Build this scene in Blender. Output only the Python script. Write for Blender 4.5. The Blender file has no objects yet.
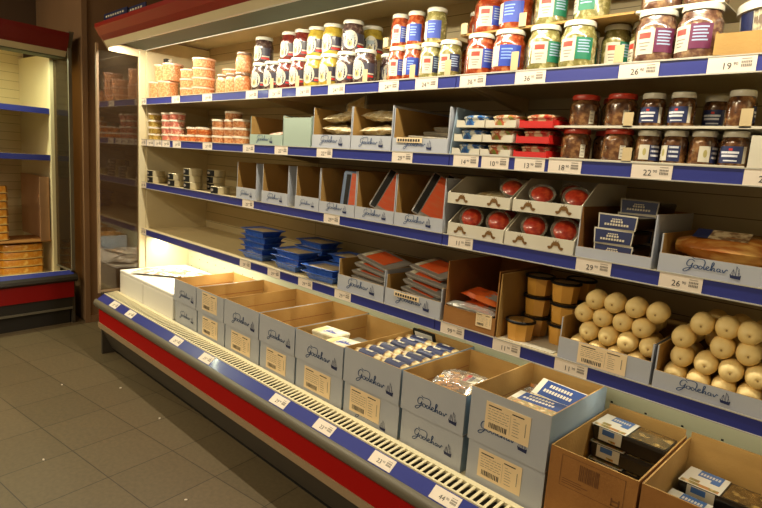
import bpy, math, random
from mathutils import Vector, Matrix
random.seed(7)
PI = math.pi
COL = bpy.context.scene.collection

# ------------------------------------------------------------------ materials
def lin(c):
    return tuple(((x/255)/12.92 if x/255 <= .04045 else ((x/255+.055)/1.055)**2.4) for x in c)
MATS = {}
def mat(name, col, rough=.6, metal=0., coat=0., spec=.5, n=None, bump=None, emis=None, stretch=(1,1,1)):
    """n = (scale, second colour, contrast) noise-mixed base colour; bump = (scale, strength)"""
    if name in MATS: return MATS[name]
    m = bpy.data.materials.new(name); m.use_nodes = True
    nt = m.node_tree; b = nt.nodes['Principled BSDF']
    b.inputs['Base Color'].default_value = (*lin(col), 1)
    b.inputs['Roughness'].default_value = rough
    b.inputs['Metallic'].default_value = metal
    b.inputs['Coat Weight'].default_value = coat
    b.inputs['Coat Roughness'].default_value = .08
    b.inputs['Specular IOR Level'].default_value = spec
    if n or bump:
        tc = nt.nodes.new('ShaderNodeTexCoord'); mp = nt.nodes.new('ShaderNodeMapping')
        mp.inputs['Scale'].default_value = stretch
        nt.links.new(tc.outputs['Object'], mp.inputs['Vector'])
    if n:
        t = nt.nodes.new('ShaderNodeTexNoise'); t.inputs['Scale'].default_value = n[0]; t.inputs['Detail'].default_value = 3
        r = nt.nodes.new('ShaderNodeValToRGB')
        w = n[2]
        r.color_ramp.elements[0].position = .5-w; r.color_ramp.elements[1].position = .5+w
        r.color_ramp.elements[0].color = (*lin(col), 1); r.color_ramp.elements[1].color = (*lin(n[1]), 1)
        if len(n) > 3:
            e = r.color_ramp.elements.new(.5); e.color = (*lin(n[3]), 1)
        nt.links.new(mp.outputs[0], t.inputs['Vector']); nt.links.new(t.outputs['Fac'], r.inputs['Fac'])
        nt.links.new(r.outputs['Color'], b.inputs['Base Color'])
    if bump:
        t2 = nt.nodes.new('ShaderNodeTexNoise'); t2.inputs['Scale'].default_value = bump[0]
        bp = nt.nodes.new('ShaderNodeBump'); bp.inputs['Strength'].default_value = bump[1]; bp.inputs['Distance'].default_value = .01
        nt.links.new(mp.outputs[0], t2.inputs['Vector']); nt.links.new(t2.outputs['Fac'], bp.inputs['Height'])
        nt.links.new(bp.outputs['Normal'], b.inputs['Normal'])
    if emis:
        b.inputs['Emission Color'].default_value = (*lin(emis[0]), 1); b.inputs['Emission Strength'].default_value = emis[1]
    MATS[name] = m
    return m

def brick_mat(name, col, col2, line, w, h, mortar, offset=0, rough=.5, rotz=0, axes='XY', noise=None, bump=.0, spec=.5):
    m = bpy.data.materials.new(name); m.use_nodes = True; nt = m.node_tree; b = nt.nodes['Principled BSDF']
    b.inputs['Roughness'].default_value = rough; b.inputs['Specular IOR Level'].default_value = spec
    tc = nt.nodes.new('ShaderNodeTexCoord'); mp = nt.nodes.new('ShaderNodeMapping')
    mp.inputs['Rotation'].default_value = (0, 0, rotz)
    if rotz: mp.inputs['Location'].default_value = (-.0195, .020, 0)
    src = tc.outputs['Object']
    if axes == 'XZ':
        s = nt.nodes.new('ShaderNodeSeparateXYZ'); c = nt.nodes.new('ShaderNodeCombineXYZ')
        nt.links.new(src, s.inputs[0]); nt.links.new(s.outputs['X'], c.inputs['X']); nt.links.new(s.outputs['Z'], c.inputs['Y']); src = c.outputs[0]
    nt.links.new(src, mp.inputs['Vector'])
    br = nt.nodes.new('ShaderNodeTexBrick'); br.offset = offset; br.squash = 1
    br.inputs['Scale'].default_value = 1; br.inputs['Brick Width'].default_value = w; br.inputs['Row Height'].default_value = h
    br.inputs['Mortar Size'].default_value = mortar; br.inputs['Mortar Smooth'].default_value = .3
    br.inputs['Color1'].default_value = (*lin(col), 1); br.inputs['Color2'].default_value = (*lin(col2), 1); br.inputs['Mortar'].default_value = (*lin(line), 1)
    nt.links.new(mp.outputs[0], br.inputs['Vector'])
    out = br.outputs['Color']
    if noise:
        t = nt.nodes.new('ShaderNodeTexNoise'); t.inputs['Scale'].default_value = noise[0]; t.inputs['Detail'].default_value = 5
        nt.links.new(tc.outputs['Object'], t.inputs['Vector'])
        mr = nt.nodes.new('ShaderNodeMapRange'); mr.inputs['From Min'].default_value = .3; mr.inputs['From Max'].default_value = .7
        mr.inputs['To Min'].default_value = noise[1]; mr.inputs['To Max'].default_value = noise[2]
        nt.links.new(t.outputs['Fac'], mr.inputs['Value'])
        mx = nt.nodes.new('ShaderNodeMix'); mx.data_type = 'RGBA'; mx.blend_type = 'MULTIPLY'; mx.inputs['Factor'].default_value = 1
        nt.links.new(out, mx.inputs['A']); nt.links.new(mr.outputs[0], mx.inputs['B']); out = mx.outputs['Result']
    nt.links.new(out, b.inputs['Base Color'])
    MATS[name] = m
    return m

def glassy(name, tint, gloss=.25, rough=.05, clear=.75):
    m = bpy.data.materials.new(name); m.use_nodes = True; nt = m.node_tree
    nt.nodes.remove(nt.nodes['Principled BSDF']); out = nt.nodes['Material Output']
    tr = nt.nodes.new('ShaderNodeBsdfTransparent'); tr.inputs['Color'].default_value = (*lin(tint), 1)
    gl = nt.nodes.new('ShaderNodeBsdfGlossy'); gl.inputs['Roughness'].default_value = rough
    df = nt.nodes.new('ShaderNodeBsdfDiffuse'); df.inputs['Color'].default_value = (*lin(tint), 1)
    m1 = nt.nodes.new('ShaderNodeMixShader'); m1.inputs[0].default_value = 1-clear
    m2 = nt.nodes.new('ShaderNodeMixShader'); m2.inputs[0].default_value = gloss
    nt.links.new(tr.outputs[0], m1.inputs[1]); nt.links.new(df.outputs[0], m1.inputs[2])
    nt.links.new(m1.outputs[0], m2.inputs[1]); nt.links.new(gl.outputs[0], m2.inputs[2])
    nt.links.new(m2.outputs[0], out.inputs['Surface'])
    MATS[name] = m
    return m

KRAFT  = mat('kraft_card', (168,132,72), .8, n=(9,(152,116,58),.25), bump=(120,.08))
KRAFTD = mat('kraft_card_dark', (158,108,52), .85, n=(9,(142,94,42),.25), bump=(120,.08))
GREYC  = mat('grey_printed_card', (178,180,186), .6, n=(5,(166,170,180),.3))
BLUEC  = mat('blue_grey_card', (150,170,186), .55, n=(5,(140,160,180),.3))
WHITEC = mat('white_card', (206,200,182), .6, n=(6,(196,188,168),.3))
PAPER  = mat('label_paper', (226,212,196), .6)
STICK  = mat('sticker_paper', (232,206,164), .6)
INK    = mat('dark_ink', (24,28,40), .7)
BLUEINK= mat('blue_ink', (46,70,112), .7)
GREYINK= mat('grey_ink', (130,122,112), .7)
REDINK = mat('red_ink', (190,40,30), .6)
RAIL   = mat('blue_rail_plastic', (44,52,130), .3, coat=.35)
RAILED = mat('pale_rail_edge', (176,172,160), .4)
CREAM  = mat('cream_enamel', (220,208,174), .4, n=(3,(212,198,162),.3))
SHELFM = mat('cream_shelf_steel', (212,194,152), .38, n=(4,(202,184,142),.3))
GREYP  = mat('grey_bumper_plastic', (104,98,84), .38)
TANP   = mat('tan_trim_plastic', (150,126,98), .45)
REDP   = mat('red_trim_plastic', (158,6,4), .55, spec=.2)
CANRED = mat('red_canopy_plastic', (150,34,22), .42, n=(2,(134,26,16),.3), stretch=(.3,3,3))
DARKP  = mat('dark_grey_panel', (74,66,56), .5, n=(6,(62,56,48),.3), stretch=(.2,2,2))
BLACK  = mat('black_plastic', (16,15,14), .5, spec=.3)
HONEY  = mat('grey_air_grid', (84,88,74), .7, spec=.2)
GRILLE = mat('cream_grille_plastic', (226,214,176), .45)
TUBE   = mat('fluorescent_glass', (255,250,230), .4, emis=((255,246,220), 6))
STYRO  = mat('white_foam', (232,228,220), .7, bump=(260,.1))
WHITEP = mat('white_plastic', (206,202,190), .35, coat=.2)
LIDM   = mat('white_lacquered_lid', (206,202,186), .35, coat=.3)
REDLID = mat('red_lacquered_lid', (186,52,28), .35, coat=.3)
DARKLID= mat('dark_lid', (60,54,48), .4, coat=.2)
BLUEL  = mat('blue_label', (36,62,160), .5)
NAVY   = mat('navy_label', (28,38,80), .45, coat=.2)
GREENL = mat('green_label', (18,112,82), .5)
PURPL  = mat('purple_label', (96,26,66), .5)
TEALC  = mat('pale_green_card', (152,168,154), .6)

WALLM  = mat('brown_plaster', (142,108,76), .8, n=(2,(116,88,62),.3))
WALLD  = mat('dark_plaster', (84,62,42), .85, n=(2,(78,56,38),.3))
FLOORM = brick_mat('floor_tiles', (100,86,64), (92,79,58), (48,39,28), .3, .29, .0022, 0, .42, math.radians(-8), noise=(60,.86,1.1))
BACKM  = brick_mat('ribbed_back_steel', (208,192,150), (204,186,144), (124,110,80), 1.225, .065, .0016, 0, .5, axes='XZ')
GLASS  = glassy('end_glass', (196,178,150), .10, .03, .97)
FILM   = glassy('clear_film', (232,226,206), .14, .2, .42)
FILM2  = glassy('thin_clear_film', (236,234,226), .13, .12, .82)
CLEARP = glassy('clear_plastic', (232,230,220), .22, .1, .72)
CEILM  = mat('ceiling_panel', (150,140,124), .9)

# ------------------------------------------------------------------ mesh builder
class MB:
    def __init__(s): s.v=[]; s.f=[]; s.m=[]
    def add(s, vs, fs, mi=0):
        o=len(s.v); s.v += [tuple(v) for v in vs]
        for f in fs: s.f.append(tuple(o+i for i in f)); s.m.append(mi)
        return s
    def box(s, x0,x1,y0,y1,z0,z1, mi=0, faces=None):
        vs=[(x0,y0,z0),(x1,y0,z0),(x1,y1,z0),(x0,y1,z0),(x0,y0,z1),(x1,y0,z1),(x1,y1,z1),(x0,y1,z1)]
        fs=[(0,3,2,1),(4,5,6,7),(0,1,5,4),(1,2,6,5),(2,3,7,6),(3,0,4,7)]  # bottom top front(-y) right(+x) back left
        o=len(s.v); s.v+=vs
        for k,f in enumerate(fs): s.f.append(tuple(o+i for i in f)); s.m.append((faces or {}).get(k,mi))
        return s
    def prism_x(s, prof, x0, x1, mi=0, mis=None):   # profile (y,z) extruded along x
        n=len(prof); vs=[(x0,y,z) for y,z in prof]+[(x1,y,z) for y,z in prof]
        o=len(s.v); s.v+=vs
        for i in range(n):
            j=(i+1)%n; s.f.append((o+i,o+j,o+n+j,o+n+i)); s.m.append(mis[i] if mis else mi)
        s.f.append(tuple(o+i for i in range(n-1,-1,-1))); s.m.append(mi)
        s.f.append(tuple(o+n+i for i in range(n))); s.m.append(mi)
        return s
    def prism_z(s, prof, z0, z1, mi=0, topmi=None):
        n=len(prof); o=len(s.v); s.v+=[(x,y,z0) for x,y in prof]+[(x,y,z1) for x,y in prof]
        for i in range(n):
            j=(i+1)%n; s.f.append((o+i,o+j,o+n+j,o+n+i)); s.m.append(mi)
        s.f.append(tuple(o+i for i in range(n-1,-1,-1))); s.m.append(mi)
        s.f.append(tuple(o+n+i for i in range(n))); s.m.append(mi if topmi is None else topmi)
        return s
    def lathe(s, prof, seg=20, mi=0, c=(0,0), mis=None, sx=1, sy=1, power=0):
        o=len(s.v); n=len(prof)
        for r,z in prof:
            for k in range(seg):
                a=2*PI*k/seg; x=math.sin(a); y=-math.cos(a)
                if power: 
                    q=(abs(x)**power+abs(y)**power)**(-1/power); x*=q; y*=q
                s.v.append((c[0]+r*sx*x, c[1]+r*sy*y, z))
        for i in range(n-1):
            for k in range(seg):
                j=(k+1)%seg; s.f.append((o+i*seg+k,o+i*seg+j,o+(i+1)*seg+j,o+(i+1)*seg+k)); s.m.append(mis[i] if mis else mi)
        if prof[0][0]>1e-6: s.f.append(tuple(o+k for k in range(seg-1,-1,-1))); s.m.append(mis[0] if mis else mi)
        if prof[-1][0]>1e-6: s.f.append(tuple(o+(n-1)*seg+k for k in range(seg))); s.m.append(mis[-1] if mis else mi)
        return s
    def patch(s, r, a0,a1,z0,z1, mi=0, seg=5, oval=False):
        o=len(s.v)
        if oval:
            N=18; ac=(a0+a1)/2; zc=(z0+z1)/2
            for rr in (0,.5,1):
                for k in range(N):
                    t=2*PI*k/N; a=math.radians(ac+rr*(a1-a0)/2*math.cos(t)); s.v.append((r*math.sin(a),-r*math.cos(a),zc+rr*(z1-z0)/2*math.sin(t)))
            for i in (0,1):
                for k in range(N):
                    j=(k+1)%N; s.f.append((o+i*N+k,o+i*N+j,o+(i+1)*N+j,o+(i+1)*N+k)); s.m.append(mi)
            return s
        for k in range(seg+1):
            a=math.radians(a0+(a1-a0)*k/seg)
            for z in (z0,z1): s.v.append((r*math.sin(a),-r*math.cos(a),z))
        for k in range(seg): s.f.append((o+2*k,o+2*k+2,o+2*k+3,o+2*k+1)); s.m.append(mi)
        return s
    def xf(s, M, start=0):
        s.v=[tuple(v) if i<start else tuple(M@Vector(v)) for i,v in enumerate(s.v)]; return s
    def build(s, name, mats, parent=None, smooth=False, bevel=0, loc=(0,0,0), rot=(0,0,0), subs=0):
        me=bpy.data.meshes.new(name); me.from_pydata(s.v,[],s.f)
        if not isinstance(mats,(list,tuple)): mats=[mats]
        for m in mats: me.materials.append(m)
        me.polygons.foreach_set('material_index', s.m)
        if smooth: me.polygons.foreach_set('use_smooth',[True]*len(s.f))
        me.update(); me.validate()
        o=bpy.data.objects.new(name, me); COL.objects.link(o); o.parent=parent; o.location=loc; o.rotation_euler=rot
        if bevel:
            b=o.modifiers.new('bevel','BEVEL'); b.width=bevel; b.segments=2; b.limit_method='ANGLE'
        if subs:
            b=o.modifiers.new('sub','SUBSURF'); b.levels=subs; b.render_levels=subs
        if smooth:
            try: me.set_sharp_from_angle(angle=math.radians(40))
            except Exception: pass
        return o
def inst(name, o, parent, loc=(0,0,0), rot=(0,0,0), scale=(1,1,1)):
    c=bpy.data.objects.new(name, o if isinstance(o,bpy.types.Mesh) else o.data); COL.objects.link(c); c.parent=parent; c.location=loc; c.rotation_euler=rot; c.scale=scale
    return c
def thing(name, label, cat, loc=(0,0,0), rz=0, group=None):
    o=bpy.data.objects.new(name,None); COL.objects.link(o); o.location=loc; o.rotation_euler=(0,0,rz); o.empty_display_size=.02
    o['label']=label; o['category']=cat
    if group: o['group']=group
    return o
def tag(o,label,cat,group=None):
    o['label']=label; o['category']=cat
    if group: o['group']=group
    return o
def struct(o): o['kind']='structure'; return o
def dup(root, loc, rz=0, label=None, group=None, rot=None):
    r=root.copy(); COL.objects.link(r); r.location=loc; r.rotation_euler=rot or (0,0,rz)
    if label: r['label']=label
    if group: r['group']=group
    for ch in list(root.children):
        c=ch.copy(); COL.objects.link(c); c.parent=r
        for g in list(ch.children):
            d=g.copy(); COL.objects.link(d); d.parent=c
    return r
class Pool:           # first use moves the prototype, later uses copy it
    def __init__(s, make): s.make=make; s.p=None
    def put(s, loc, rz=0, label='', group=None, rot=None):
        if s.p is None:
            s.p=s.make(); r=s.p; r.location=loc; r.rotation_euler=rot or (0,0,rz); r['label']=label
            if group: r['group']=group
            return r
        return dup(s.p, loc, rz, label, group, rot)

# ------------------------------------------------------------------ lettering
_txt={}
def text_mesh(s, size, align='LEFT'):
    k=(s,size,align)
    if k not in _txt:
        cu=bpy.data.curves.new('t','FONT'); cu.body=s; cu.size=size; cu.align_x=align; cu.resolution_u=2
        ob=bpy.data.objects.new('t',cu); COL.objects.link(ob)
        bpy.context.view_layer.update()
        me=bpy.data.meshes.new_from_object(ob.evaluated_get(bpy.context.evaluated_depsgraph_get()))
        bpy.data.objects.remove(ob); me.name='lettering'; _txt[k]=me
    return _txt[k]
def text_into(mb, s, size, x, z, y=0, mi=0, align='LEFT', shear=0):
    me=text_mesh(s,size,align)
    mb.add([(x+v.co.x+shear*v.co.y, y, z+v.co.y) for v in me.vertices],[tuple(p.vertices) for p in me.polygons],mi)
def text_on_patch(mb, s, size, r, a_deg, z, mi=0):    # lettering wrapped round a jar
    me=text_mesh(s,size,'CENTER')
    mb.add([(r*math.sin(math.radians(a_deg)+v.co.x/r), -r*math.cos(math.radians(a_deg)+v.co.x/r), z+v.co.y) for v in me.vertices],[tuple(p.vertices) for p in me.polygons],mi)

def smooth_path(p, n=5):
    out=[]
    for i in range(len(p)-1):
        a=p[max(i-1,0)]; b=p[i]; c=p[i+1]; d=p[min(i+2,len(p)-1)]
        for k in range(n):
            t=k/n
            out.append(tuple(.5*((2*b[j])+(-a[j]+c[j])*t+(2*a[j]-5*b[j]+4*c[j]-d[j])*t*t+(-a[j]+3*b[j]-3*c[j]+d[j])*t**3) for j in (0,1)))
    out.append(p[-1]); return out
def ribbon(mb, pts, w, mi=0, y=0):
    o=len(mb.v); n=len(pts)
    for i,(x,z) in enumerate(pts):
        a=pts[max(i-1,0)]; b=pts[min(i+1,n-1)]; dx=b[0]-a[0]; dz=b[1]-a[1]; l=math.hypot(dx,dz) or 1
        nx,nz=-dz/l*w/2,dx/l*w/2
        mb.v += [(x+nx,y,z+nz),(x-nx,y,z-nz)]
    for i in range(n-1): mb.f.append((o+2*i,o+2*i+1,o+2*i+3,o+2*i+2)); mb.m.append(mi)
SCRIPT = [
 [(.20,.29),(.16,.34),(.10,.33),(.06,.25),(.06,.17),(.10,.13),(.15,.17),(.17,.24),(.15,.12),(.10,.02),(.04,-.04),(.0,-.02),(.03,.04),(.12,.09),(.18,.12)],
 [(.24,.19),(.20,.17),(.20,.11),(.24,.09),(.275,.13),(.26,.18),(.24,.19),(.29,.17)],
 [(.355,.16),(.325,.185),(.295,.14),(.315,.09),(.35,.105),(.375,.17)],
 [(.405,.085),(.39,.17),(.405,.28),(.385,.36),(.31,.385),(.20,.37),(.15,.41)],
 [(0.410,.10),(0.450,.13),(0.485,.17),(0.470,.20),(0.440,.17),(0.440,.11),(0.480,.09),(0.520,.13),(0.570,.28),(0.565,.34),(0.540,.30),(0.530,.09),(0.560,.16),(0.595,.17),(0.590,.10),(0.620,.10)],
 [(0.700,.17),(0.660,.18),(0.640,.13),(0.660,.09),(0.695,.12),(0.705,.17),(0.700,.10),(0.730,.10)],
 [(0.740,.17),(0.765,.09),(0.800,.16),(0.815,.19),(0.840,.16)]]
def logo_mesh():
    mb=MB()
    for s in SCRIPT: ribbon(mb, smooth_path([(x,z) for x,z in s]), .021, 0)
    mb.add([(.90,0,-.02),(1.08,0,-.04),(1.09,0,.09),(1.05,0,.06),(.92,0,.06),(.88,0,.09)],[(0,1,2,3,4,5)],1)
    for x,t in ((.94,.24),(.99,.34),(1.04,.26)): mb.add([(x-.005,0,.06),(x+.005,0,.06),(x+.004,0,t),(x-.004,0,t)],[(0,1,2,3)],1)
    for a,b in (((.90,.08),(.94,.24)),((.94,.24),(.99,.06)),((.99,.33),(1.07,.08)),((.99,.32),(1.04,.26))): ribbon(mb,[a,b],.006,1)
    o=mb.build('printed_logo',[BLUEINK,NAVY]); me=o.data; bpy.data.objects.remove(o); return me
LOGO=logo_mesh()
def put_logo(parent,x,y,z,w): return inst('printed_logo',LOGO,parent,(x,y,z),(0,0,0),(w,1,w*.72))
def sticker_mesh():
    mb=MB(); W,H=.10,.075
    mb.box(0,W,0,.0006,0,H,0)
    y=-.0004
    def bar(x0,x1,z0,z1,mi=1): mb.add([(x0,y,z0),(x1,y,z0),(x1,y,z1),(x0,y,z1)],[(0,1,2,3)],mi)
    bar(.006,.036,.064,.067); bar(.06,.086,.064,.067)
    rnd=random.Random(3)
    for z in (.057,.050,.043,.036,.030):
        x=.006
        while x<.052:
            l=rnd.uniform(.004,.012); bar(x,min(x+l,.054),z,z+.0014,2); x+=l+.002
    for z in (.055,.048,.041,.034,.027,.020,.012):
        bar(.063,.063+rnd.uniform(.006,.016),z,z+.0014,2)
    x=.01
    while x<.052:
        l=rnd.uniform(.0008,.0024); bar(x,x+l,.008,.022); x+=l+rnd.uniform(.0008,.002)
    bar(.057,.0575,.01,.062,2); bar(.090,.0915,.02,.055,2)
    o=mb.build('shipping_label',[STICK,INK,GREYINK]); me=o.data; bpy.data.objects.remove(o); return me
STICKER=sticker_mesh()
def put_sticker(parent,x,y,z,sc=1,sz=None): return inst('shipping_label',STICKER,parent,(x,y,z),(0,0,0),(sc,1,sz or sc))

# ------------------------------------------------------------------ setting
struct(MB().box(-3.2,5.2,-3.2,2.4,-.05,0).build('floor',FLOORM))
struct(MB().box(-3.2,5.2,-3.2,2.4,3.0,3.05).build('ceiling',CEILM))
struct(MB().box(-3.2,5.2,2.02,2.12,0,3.0).build('wall_back',WALLM))
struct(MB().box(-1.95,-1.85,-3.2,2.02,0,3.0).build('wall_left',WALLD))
struct(MB().box(-1.84,-.735,1.385,2.02,0,3.0).build('wall_corner',WALLM,bevel=.01))
struct(MB().box(-.735,-.722,1.375,1.41,0,3.0).build('trim_1',WALLM))
struct(MB().box(-.735,-.722,1.411,2.0,0,.05).build('baseboard_corner',WALLM))

# ------------------------------------------------------------------ the long display case
L=3.675; NM=3; MW=L/NM
case=thing('refrigerated_display_case','long open wall fridge with four blue-railed shelves, red canopy and red-banded front','display case',(0,0,0))
YB=1.93
MB().box(0,L,YB,YB+.04,.1,2.0).build('back_panel',BACKM,case)
MB().box(0.0,.02,1.51,YB,.38,1.98).build('end_wall',CREAM,case)
MB().box(L,L+.03,1.25,YB+.04,0,2.0).build('end_wall',CREAM,case)
e=MB().box(-.012,-.004,1.235,1.468,.42,1.865).build('end_glass',GLASS,case)
MB().box(-.018,.002,1.222,1.235,.40,1.90).box(-.018,.002,1.235,1.47,.405,.42).build('end_glass_frame',TANP,case)
MB().box(-.02,.012,1.468,1.51,.38,1.925).build('end_post',CREAM,case,bevel=.004)
MB().box(-.02,.0,1.24,YB,.0,.40).build('end_base_panel',DARKP,case)
# canopy
can=MB().prism_x([(1.222,2.006),(1.222,1.985),(1.245,1.945),(1.272,1.922),(1.285,1.93),(1.262,1.985),(1.262,2.006)],-.02,L+.03).build('canopy_fascia',CANRED,case)
MB().box(-.02,L+.03,1.262,YB+.04,1.995,2.015).build('canopy_roof',CREAM,case)
MB().prism_x([(1.272,1.9215),(1.291,1.889),(1.300,1.889),(1.286,1.93)],-.02,L+.03).build('canopy_lip',CREAM,case)
MB().prism_x([(1.290,1.8885),(1.301,1.8885),(1.301,1.892),(1.290,1.892)],-.02,L+.03).build('canopy_lip_trim',WHITEP,case)
MB().prism_x([(1.355,1.925),(1.495,1.9065),(1.495,1.916),(1.355,1.935)],0,L).build('air_grid',HONEY,case)
MB().box(0,L,1.495,1.502,1.903,1.912).build('air_grid_trim',WHITEP,case)
MB().prism_x([(1.285,1.93),(1.30,1.96),(1.352,1.96),(1.354,1.936),(1.358,1.936),(1.356,1.966),(1.296,1.966),(1.281,1.934)],0,L).build('lamp_reflector',WHITEP,case)
MB().prism_x([(1.29,1.868),(1.467,1.863),(1.467,1.904),(1.28,1.915)],0.0,.010).build('canopy_end_bracket',CREAM,case)
MB().prism_x([(1.225,2.0),(1.272,1.915),(1.30,1.87),(1.50,1.866),(1.50,1.99)],-.028,-.02).build('canopy_end_cap',TANP,case)
for i in range(NM):
    tb=MB(); seg=8; x0=i*MW+.03; x1=(i+1)*MW-.03
    tb.prism_x([(1.327+.009*math.cos(2*PI*k/seg),1.917+.009*math.sin(2*PI*k/seg)) for k in range(seg)],x0,x1)
    tb.build('fluorescent_tube',TUBE,case)
# shelves
SH=[(1.615,'s1'),(1.366,'s2'),(1.102,'s3'),(.803,'s4')]
YR=1.483
for (z,nm) in SH:
    for i in range(NM):
        x0=i*MW+.0015; x1=(i+1)*MW-.0015
        if i==0: x0=.013
        s=MB().box(x0,x1,YR+.006,YB-.002,z-.016,z-.0005).box(x0,x1,YR+.006,YR+.012,z-.034,z-.016).build('shelf',SHELFM,case)
        MB().box(x0,x1,YR,YR+.0055,z-.035,z+.002,0).box(x0,x1,YR-.0025,YR,z+.0005,z+.0035,1).box(x0,x1,YR-.003,YR,z-.038,z-.035,1).build('price_rail',[RAIL,RAILED],s)
        for bx in (x0+.01,x1-.013): MB().prism_x([(YR+.03,z-.017),(YB-.01,z-.017),(YB-.01,z-.07)],bx,bx+.003).build('shelf_bracket',SHELFM,s)
# tube under lowest shelf
MB().prism_x([(1.60+.009*math.cos(2*PI*k/8),.758+.009*math.sin(2*PI*k/8)) for k in range(8)],.06,3.6).build('fluorescent_tube',TUBE,case)
# tub / deck
MB().box(0,L,1.3375,YB,.375,.395).build('deck_floor',CREAM,case)
lbp=MB().box(.02,L,1.80,1.806,.396,.765,0)
for k in range(34):
    for q in (.66,.60,.54): lbp.box(.07+k*.107,.077+k*.107,1.7994,1.80,q,q+.006,1)
lbp.build('lower_back_panel',[mat('pale_green_grey_enamel',(186,188,158),.45),BLACK],case)
g=MB(); g.box(0,L,1.316,1.337,.394,.404); g.box(0,L,1.254,1.262,.392,.397)
x=.004
while x<L:
    g.add([(x,1.262,.397),(x+.0095,1.262,.397),(x+.0095,1.318,.403),(x,1.318,.403),(x,1.262,.3955),(x+.0095,1.262,.3955),(x+.0095,1.318,.3965),(x,1.318,.3965)],
          [(0,1,2,3),(4,7,6,5),(0,4,5,1),(1,5,6,2),(2,6,7,3),(3,7,4,0)]); x+=.0235
g.build('air_grille',GRILLE,case)
MB().box(0,L,1.257,1.337,.31,.335).build('grille_duct',BLACK,case)
MB().prism_x([(1.252,.393),(1.213,.364),(1.214,.360),(1.256,.391)],0,L).build('front_price_rail',RAIL,case)
MB().prism_x([(1.2135,.3635),(1.203,.357),(1.197,.345),(1.197,.330),(1.207,.315),(1.226,.298),(1.256,.298),(1.256,.3585),(1.216,.3585)],-.02,L+.03).build('bumper',GREYP,case,smooth=True)
MB().box(-.015,L+.02,1.227,1.25,.211,.299).build('red_band',REDP,case)
MB().prism_x([(1.222,.211),(1.222,.178),(1.232,.172),(1.25,.172),(1.25,.211)],-.018,L+.02).build('lower_trim',TANP,case)
MB().prism_x([(1.234,.172),(1.300,.030),(1.315,.03),(1.315,.172)],-.018,L+.02).build('lower_front_panel',DARKP,case)
MB().box(.03,L-.03,1.318,1.355,0,.05).build('kick_plate',BLACK,case)
MB().box(.01,L,1.36,YB,.05,.37).build('tank',DARKP,case)
for x in (.0,3.5): MB().box(x,x+.04,1.318,1.345,0,.06).build('foot',BLACK,case)
MB().box(-.02,L,1.90,YB+.04,0,.1).build('rear_foot',DARKP,case)

# ------------------------------------------------------------------ price labels
def price_label(x, y, z, big, label, tilt=0, w=.098, h=.037, small='90'):
    t=thing('price_label',label,'price label',(x,y,z),0,'price labels on the shelf rails')
    t.rotation_euler=(tilt,0,0)
    MB().box(0,w,-.0012,0,-h/2,h/2).build('label_card',PAPER,t)
    tx=MB(); text_into(tx,big,.021,w*.30,-.011,-.0016); text_into(tx,small,.010,w*.30+.0235,-.003,-.0016)
    tx.build('price_digits',INK,t)
    bc=MB(); rnd=random.Random(int(x*1000))
    for k in range(6): bc.box(w*.70+k*.0036,w*.70+k*.0036+.0026,-.0016,-.0013,-.007,-.001)
    for k in range(6): bc.box(w*.70+k*.0036,w*.70+k*.0036+.0026,-.0016,-.0013,.001,.006)
    bc.box(w*.70,w*.9,-.0016,-.0013,.010,.0115)
    bc.build('printed_lines',GREYINK,t)
    return t
ORD=['first','second','third','fourth','fifth','sixth','seventh','eighth','ninth','tenth','eleventh','twelfth','thirteenth','fourteenth','fifteenth','sixteenth']
TAGS={'top shelf':(1.615-.017,[(-.018,'29'),(.427,'29'),(.785,'29'),(1.206,'24'),(1.396,'24'),(1.6,'24'),(1.813,'24'),(2.10,'24'),(2.277,'24'),(2.467,'36'),(2.669,'36'),(2.975,'26'),(3.18,'19')]),
 'second shelf':(1.366-.017,[(-.018,'29'),(.09,'29'),(.198,'29'),(.306,'29'),(.446,'29'),(.797,'29'),(1.194,'22'),(1.459,'22'),(1.76,'22'),(2.191,'29'),(2.469,'14'),(2.579,'10'),(2.698,'13'),(2.808,'18'),(3.041,'22'),(3.290,'22')]),
 'third shelf':(1.102-.017,[(-.018,'29'),(1.204,'29'),(1.828,'29'),(2.478,'11'),(2.926,'29'),(3.146,'26')]),
 'lowest shelf':(.803-.017,[(-.018,'29'),(1.196,'29'),(1.44,'29'),(1.677,'29'),(1.922,'29'),(2.478,'99'),(2.688,'11'),(2.90,'11')])}
for row,(z,Lx) in TAGS.items():
    for i,(x,p) in enumerate(Lx):
        price_label(x,YR-.0005,z,p,'white price card on the %s rail, %s from the left end, reading %s'%(row,ORD[i],p+' 90') if x>2.3 else 'white price card on the %s rail, %s from the left end'%(row,ORD[i]))
for i,(x,p) in enumerate([(.185,'29'),(.42,'29'),(.99,'29'),(1.292,'29'),(1.868,'29'),(2.142,'23'),(2.433,'23'),(2.69,'44')]):
    price_label(x,1.2325,.3785,p,'white price card on the slanted front rail below the boxes, %s from the left end'%ORD[i],tilt=-math.radians(53.4),h=.042)

# sign strips on the canopy
for x,y,z,t in ((.05,1.25,2.02,'left one'),(.26,1.262,2.018,'right one')):
    s=MB().box(0,.33,0,.006,0,.034,0); 
    for k in range(8): s.box(.03+k*.034,.05+k*.034,-.001,0,.012,.022,1)
    o=s.build('sign_strip',[NAVY,WHITEC],None,loc=(x,y,z)); tag(o,'dark blue sign strip standing on the red canopy edge, '+t,'sign','sign strips on the canopy')

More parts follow.
